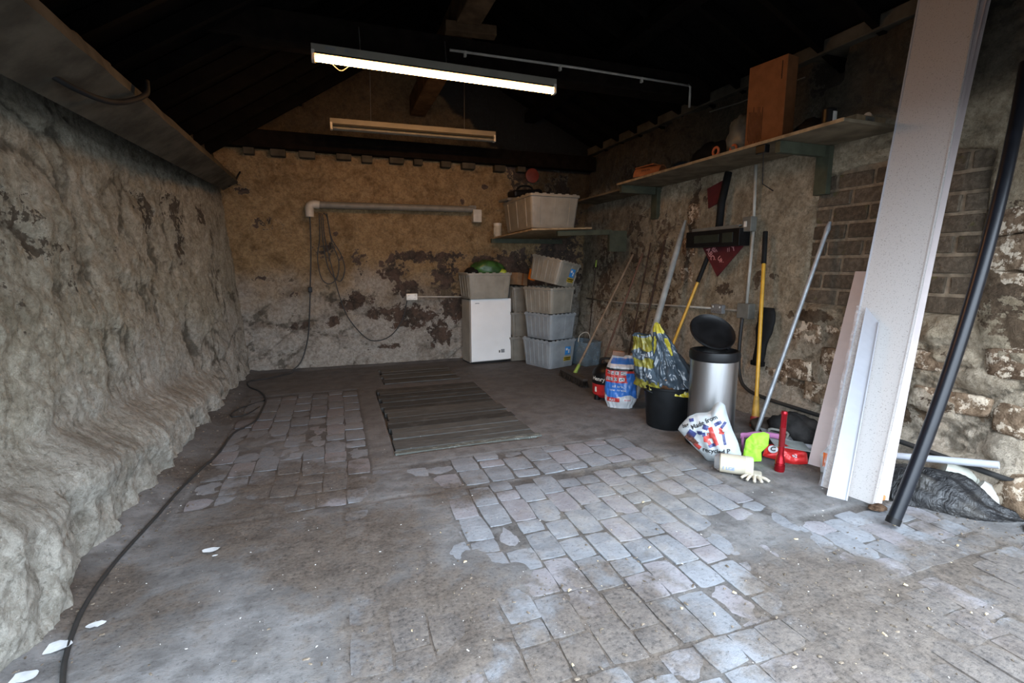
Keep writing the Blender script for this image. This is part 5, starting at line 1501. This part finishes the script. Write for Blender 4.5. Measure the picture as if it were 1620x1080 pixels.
mb = MB(); mb.add([(-.12, 0, -.04), (.12, 0, -.03), (.10, .01, .09), (-.03, .0, .07), (-.13, .03, .05)], [(0, 1, 2, 3, 4)]); mb.add([(-.12, 0, -.04), (-.13, .03, .05), (-.2, .1, .02), (-.18, .08, -.04)], [(0, 1, 2, 3)])
mb.build('sheet', M_whitepl, t)
# black rubbish bag
_g = NT('dusty_black_polythene')
_n1 = _g.noise(_g.mapping(_g.obj(), (1, 2.5, 1)), 9, 6, .6, .6)
M_bb = _g.out(_g.mix(_g.step(_g.noise(_g.obj(), 6, 6), .45, .75), (.012, .012, .013), (.055, .050, .044)), .34, 0, _g.bump(_n1, 1.0, .03), spec=.5)
mb = MB(); r_ = []
axis = Vector((.42, -.78, 0)).normalized(); perp = Vector((.78, .42, 0)).normalized()
def bbf(u, v):
    L_ = -.33 + .66 * u
    wv = (.19 * math.sin(PI * min(1, max(0, u * .90 + .07))) ** .6) * (1 - .35 * sm(u, .6, 1))
    hv = .16 * math.sin(PI * min(1, u * .8 + .17)) ** .8 * (1 - .65 * sm(u, .5, 1))
    a = v * PI
    fold = .030 * fb(u * 2.5 + 2, v * 6 + u * 3, 6, 4) + .022 * abs(noise.noise(Vector((u * 4, v * 11 + u * 8, 2)))) + .012 * math.sin(v * 26 + u * 9) * sm(u, .25, .6)
    c = Vector((3.25, 1.66, 0)) + axis * L_
    return c + perp * (-math.cos(a) * (wv + fold * .8)) + Vector((0, 0, .003 + max(0, math.sin(a)) * (hv + fold)))
mb.surf(bbf, 60, 40)
tag(mb.build('rubbish_bag', M_bb, None, True), 'dusty black rubbish bag crumpled on the floor by the right wall', 'bag')
t = thing('plastic_pot', 'white plastic pot lying tipped behind the black rubbish bag', 'pot', (3.44, 1.70, .12), (1.9, .2, .9))
mb = MB(); mb.lathe([(.05, -.09), (.075, .05), (.082, .052), (.082, .066), (.072, .066), (.047, -.08), (.001, -.08)], 28); mb.build('pot_body', pm('dirty_white_pot', (.42, .42, .36), .5, dirt=.4), t, True, 40)
t = thing('plastic_pot', 'second white plastic pot nearer the doorway behind the rubbish bag', 'pot', (3.43, 1.53, .06), (2.2, -.3, .3))
mb = MB(); mb.lathe([(.045, -.08), (.07, .05), (.077, .052), (.077, .064), (.067, .064), (.042, -.07), (.001, -.07)], 28); mb.build('pot_body', pm('grimy_white_pot', (.44, .42, .38), .5, dirt=.5), t, True, 40)
lump('rubble_stone', 'rounded brown stone against the wall by the white pots', 'stone', (3.46, 1.38, .0), (.10, .16, .13), M_stone, 41, .12)
t = thing('litter_bag', 'small white and orange bag between the leaning panels', 'bag', (3.00, 2.16, .0), (0, 0, -.8))
mb, fr = pillow([(-.06, 0), (-.07, .12), (-.02, .2), (.05, .24), (.08, .12), (.06, .0)], .04, 51, .015); mb.build('bag_film', M_bagw, t, True)
mb = MB(); mb.surf(lambda u, v: Vector(fr(-.055 + .06 * u, .05 + .09 * v)) + Vector((0, -.004, 0)), 6, 6); mb.build('orange_print', pm('orange_print', (.7, .14, .02), .4), t, True)
mb = MB(); mb.box((3.31, 1.30, .012), (.09, .06, .006), rot=(.1, -.1, .5)); tag(mb.build('card_scrap', M_whitepl), 'small white card scrap at the end of the rubbish bag', 'card')

# ---- timber boards over the inspection pit
M_plank = NT('weathered_pit_planks')
_c = M_plank.mix(M_plank.objrand(), (.05, .05, .047), (.125, .125, .118))
_g1 = M_plank.noise(M_plank.mapping(M_plank.pos(), (1.5, 16, 16)), 6, 6, .65)
_c = M_plank.mix(M_plank.step(_g1, .35, .7), M_plank.mix(1.0, _c, (.55, .55, .55), 'MULTIPLY'), _c)
_d = M_plank.step(M_plank.noise(M_plank.pos(), 5, 6, .7), .5, .75)
_c = M_plank.mix(M_plank.math('MULTIPLY', _d, .35), _c, (.15, .15, .145))
M_plank = M_plank.out(_c, .85, 0, M_plank.bump(_g1, .7, .006), spec=.2)
def planks(label, x0, x1, y0, y1, n, seed):
    t = thing('pit_cover', label, 'boards', ((x0 + x1) / 2, (y0 + y1) / 2, 0)); r = random.Random(seed)
    ws = [r.uniform(.7, 1.4) for _ in range(n)]; s = sum(ws); y = y0 - (y0 + y1) / 2
    for k in range(n):
        w = ws[k] / s * (y1 - y0); L = (x1 - x0) - .01; ja, jb = r.uniform(-.02, .015), r.uniform(-.015, .02)
        mb = MB(); mb.box(((ja + jb) / 2, y + w / 2, 0), (L + jb - ja, w - .007, .045), bev=.004)
        if r.random() < .35 and n > 8:
            mb.v = [(x, yy, z - .006) for x, yy, z in mb.v]
        mb.v = [(x, yy + .004 * noise.noise(Vector((x * 5, k, 0))), z + .004 * noise.noise(Vector((x * 4, k * 3, 1)))) for x, yy, z in mb.v]
        o = mb.build('plank', M_plank, t); o.location = (0, 0, -.0155 + r.uniform(-.003, .003)); o.rotation_euler = (0, r.uniform(-.004, .004), r.uniform(-.006, .006))
        y += w
    return t
planks('large field of worn grey planks let into the floor', .36, 1.46, 3.53, 5.42, 15, 3)
planks('small field of dark planks let into the floor near the back wall', .47, 1.36, 5.66, 6.5, 7, 5)
t = thing('edge_timber', 'paint-flecked timber kerb along the near edge of the planks', 'timber', (.92, 3.49, -.02), (0, 0, .015))
_k = NT('paint_flecked_timber'); _kn = _k.step(_k.noise(_k.mapping(_k.pos(), (1, 3, 1)), 12, 7, .75), .5, .6)
mb = MB(); mb.box((0, 0, 0), (1.16, .06, .055), bev=.006); mb.build('kerb', _k.out(_k.mix(_kn, (.075, .08, .07), (.24, .26, .24)), .8), t)

# ---- scattered grit, flakes and straw on the floor
r_ = random.Random(99)
def scatter(name, label, cat, n, mat, size, zones):
    mb = MB()
    for k in range(n):
        z_ = r_.choice(zones); x = r_.gauss(z_[0], z_[2]); y = r_.gauss(z_[1], z_[3])
        if not (-1.25 < x < 3.42 and .8 < y < 6.8): continue
        s = size * (.4 + r_.random() ** 2 * 1.4); a = r_.random() * PI
        if .3 < x < 1.5 and 3.4 < y < 5.4: zz = .010
        else: zz = max(floor_fn(x, y)[0][2], .005 * fb(x * 1.6, y * 1.6, 1, 3) if in_reg(x, y) else -1)
        c, sn = math.cos(a), math.sin(a); el = r_.uniform(.4, 1.6)
        P = [(-s * el, -s * .4), (s * el, -s * .5), (s * el * .7, s * .5), (-s * el * .6, s * .4)]
        vs = [(x + p * c - q * sn, y + p * sn + q * c, zz) for p, q in P] + [(x + (p * c - q * sn) * .7, y + (p * sn + q * c) * .7, zz + s * .5) for p, q in P]
        mb.add(vs, [(4, 5, 6, 7), (0, 1, 5, 4), (1, 2, 6, 5), (2, 3, 7, 6), (3, 0, 4, 7)])
    o = mb.build(name, mat); return tag(o, label, cat, kind='stuff')
Z_ALL = [(1.0, 2.2, 1.2, 1.0), (0.2, 1.8, .8, .5), (2.2, 1.5, .7, .4), (-.5, 2.6, .5, .8)]
scatter('paint_flakes', 'white flakes of limewash scattered over the floor', 'flakes', 420, pm('white_flake', (.50, .49, .46), .8), .0026, Z_ALL + [(-1.0, 3.5, .08, 1.5)])
scatter('floor_grit', 'brown grit gathered along the left wall and doorway', 'grit', 1500, pm('brown_grit', (.13, .105, .08), .95, var=.6, scale=30), .005, [(-1.02, 2.6, .09, .9), (-1.0, 4.2, .07, 1.0), (3.2, 1.4, .2, .35), (2.2, 1.2, .6, .2), (3.3, 2.2, .1, .8), (.6, 1.5, .6, .3)])
scatter('wood_splinters', 'pale wood splinters near the doorway', 'splinters', 40, pm('pale_splinter', (.42, .34, .22), .9), .006, [(2.0, 1.3, .7, .25), (.9, 1.8, .6, .4)])
lump('leaf_litter', 'small dark pile of leaf litter at the foot of the panels', 'litter', (2.80, 1.73, .0), (.05, .035, .012), pm('leaf_litter', (.09, .055, .035), .9, var=.5, scale=40), 55, .4)['kind'] = 'stuff'
mb = MB()
for (x, y, s, sd) in ((-.63, 2.52, .035, 1), (-1.0, 2.0, .05, 2), (-.92, 2.1, .03, 3), (-1.03, 1.86, .045, 4), (-.6, 2.46, .012, 5)):
    ring = [Vector((x + s * math.cos(a) * (1 + .5 * noise.noise(Vector((a, sd, 0)))), y + s * .6 * math.sin(a) * (1 + .5 * noise.noise(Vector((a * 2, sd, 4)))), floor_fn(x, y)[0][2] + .009)) for a in [2 * PI * i / 16 for i in range(16)]]
    mb.add(ring, [tuple(range(16))])
tag(mb.build('plaster_flakes', pm('white_plaster_flake', (.55, .58, .60), .8, var=.2)), 'larger white plaster flakes fallen on the concrete by the left wall', 'flakes', kind='stuff')
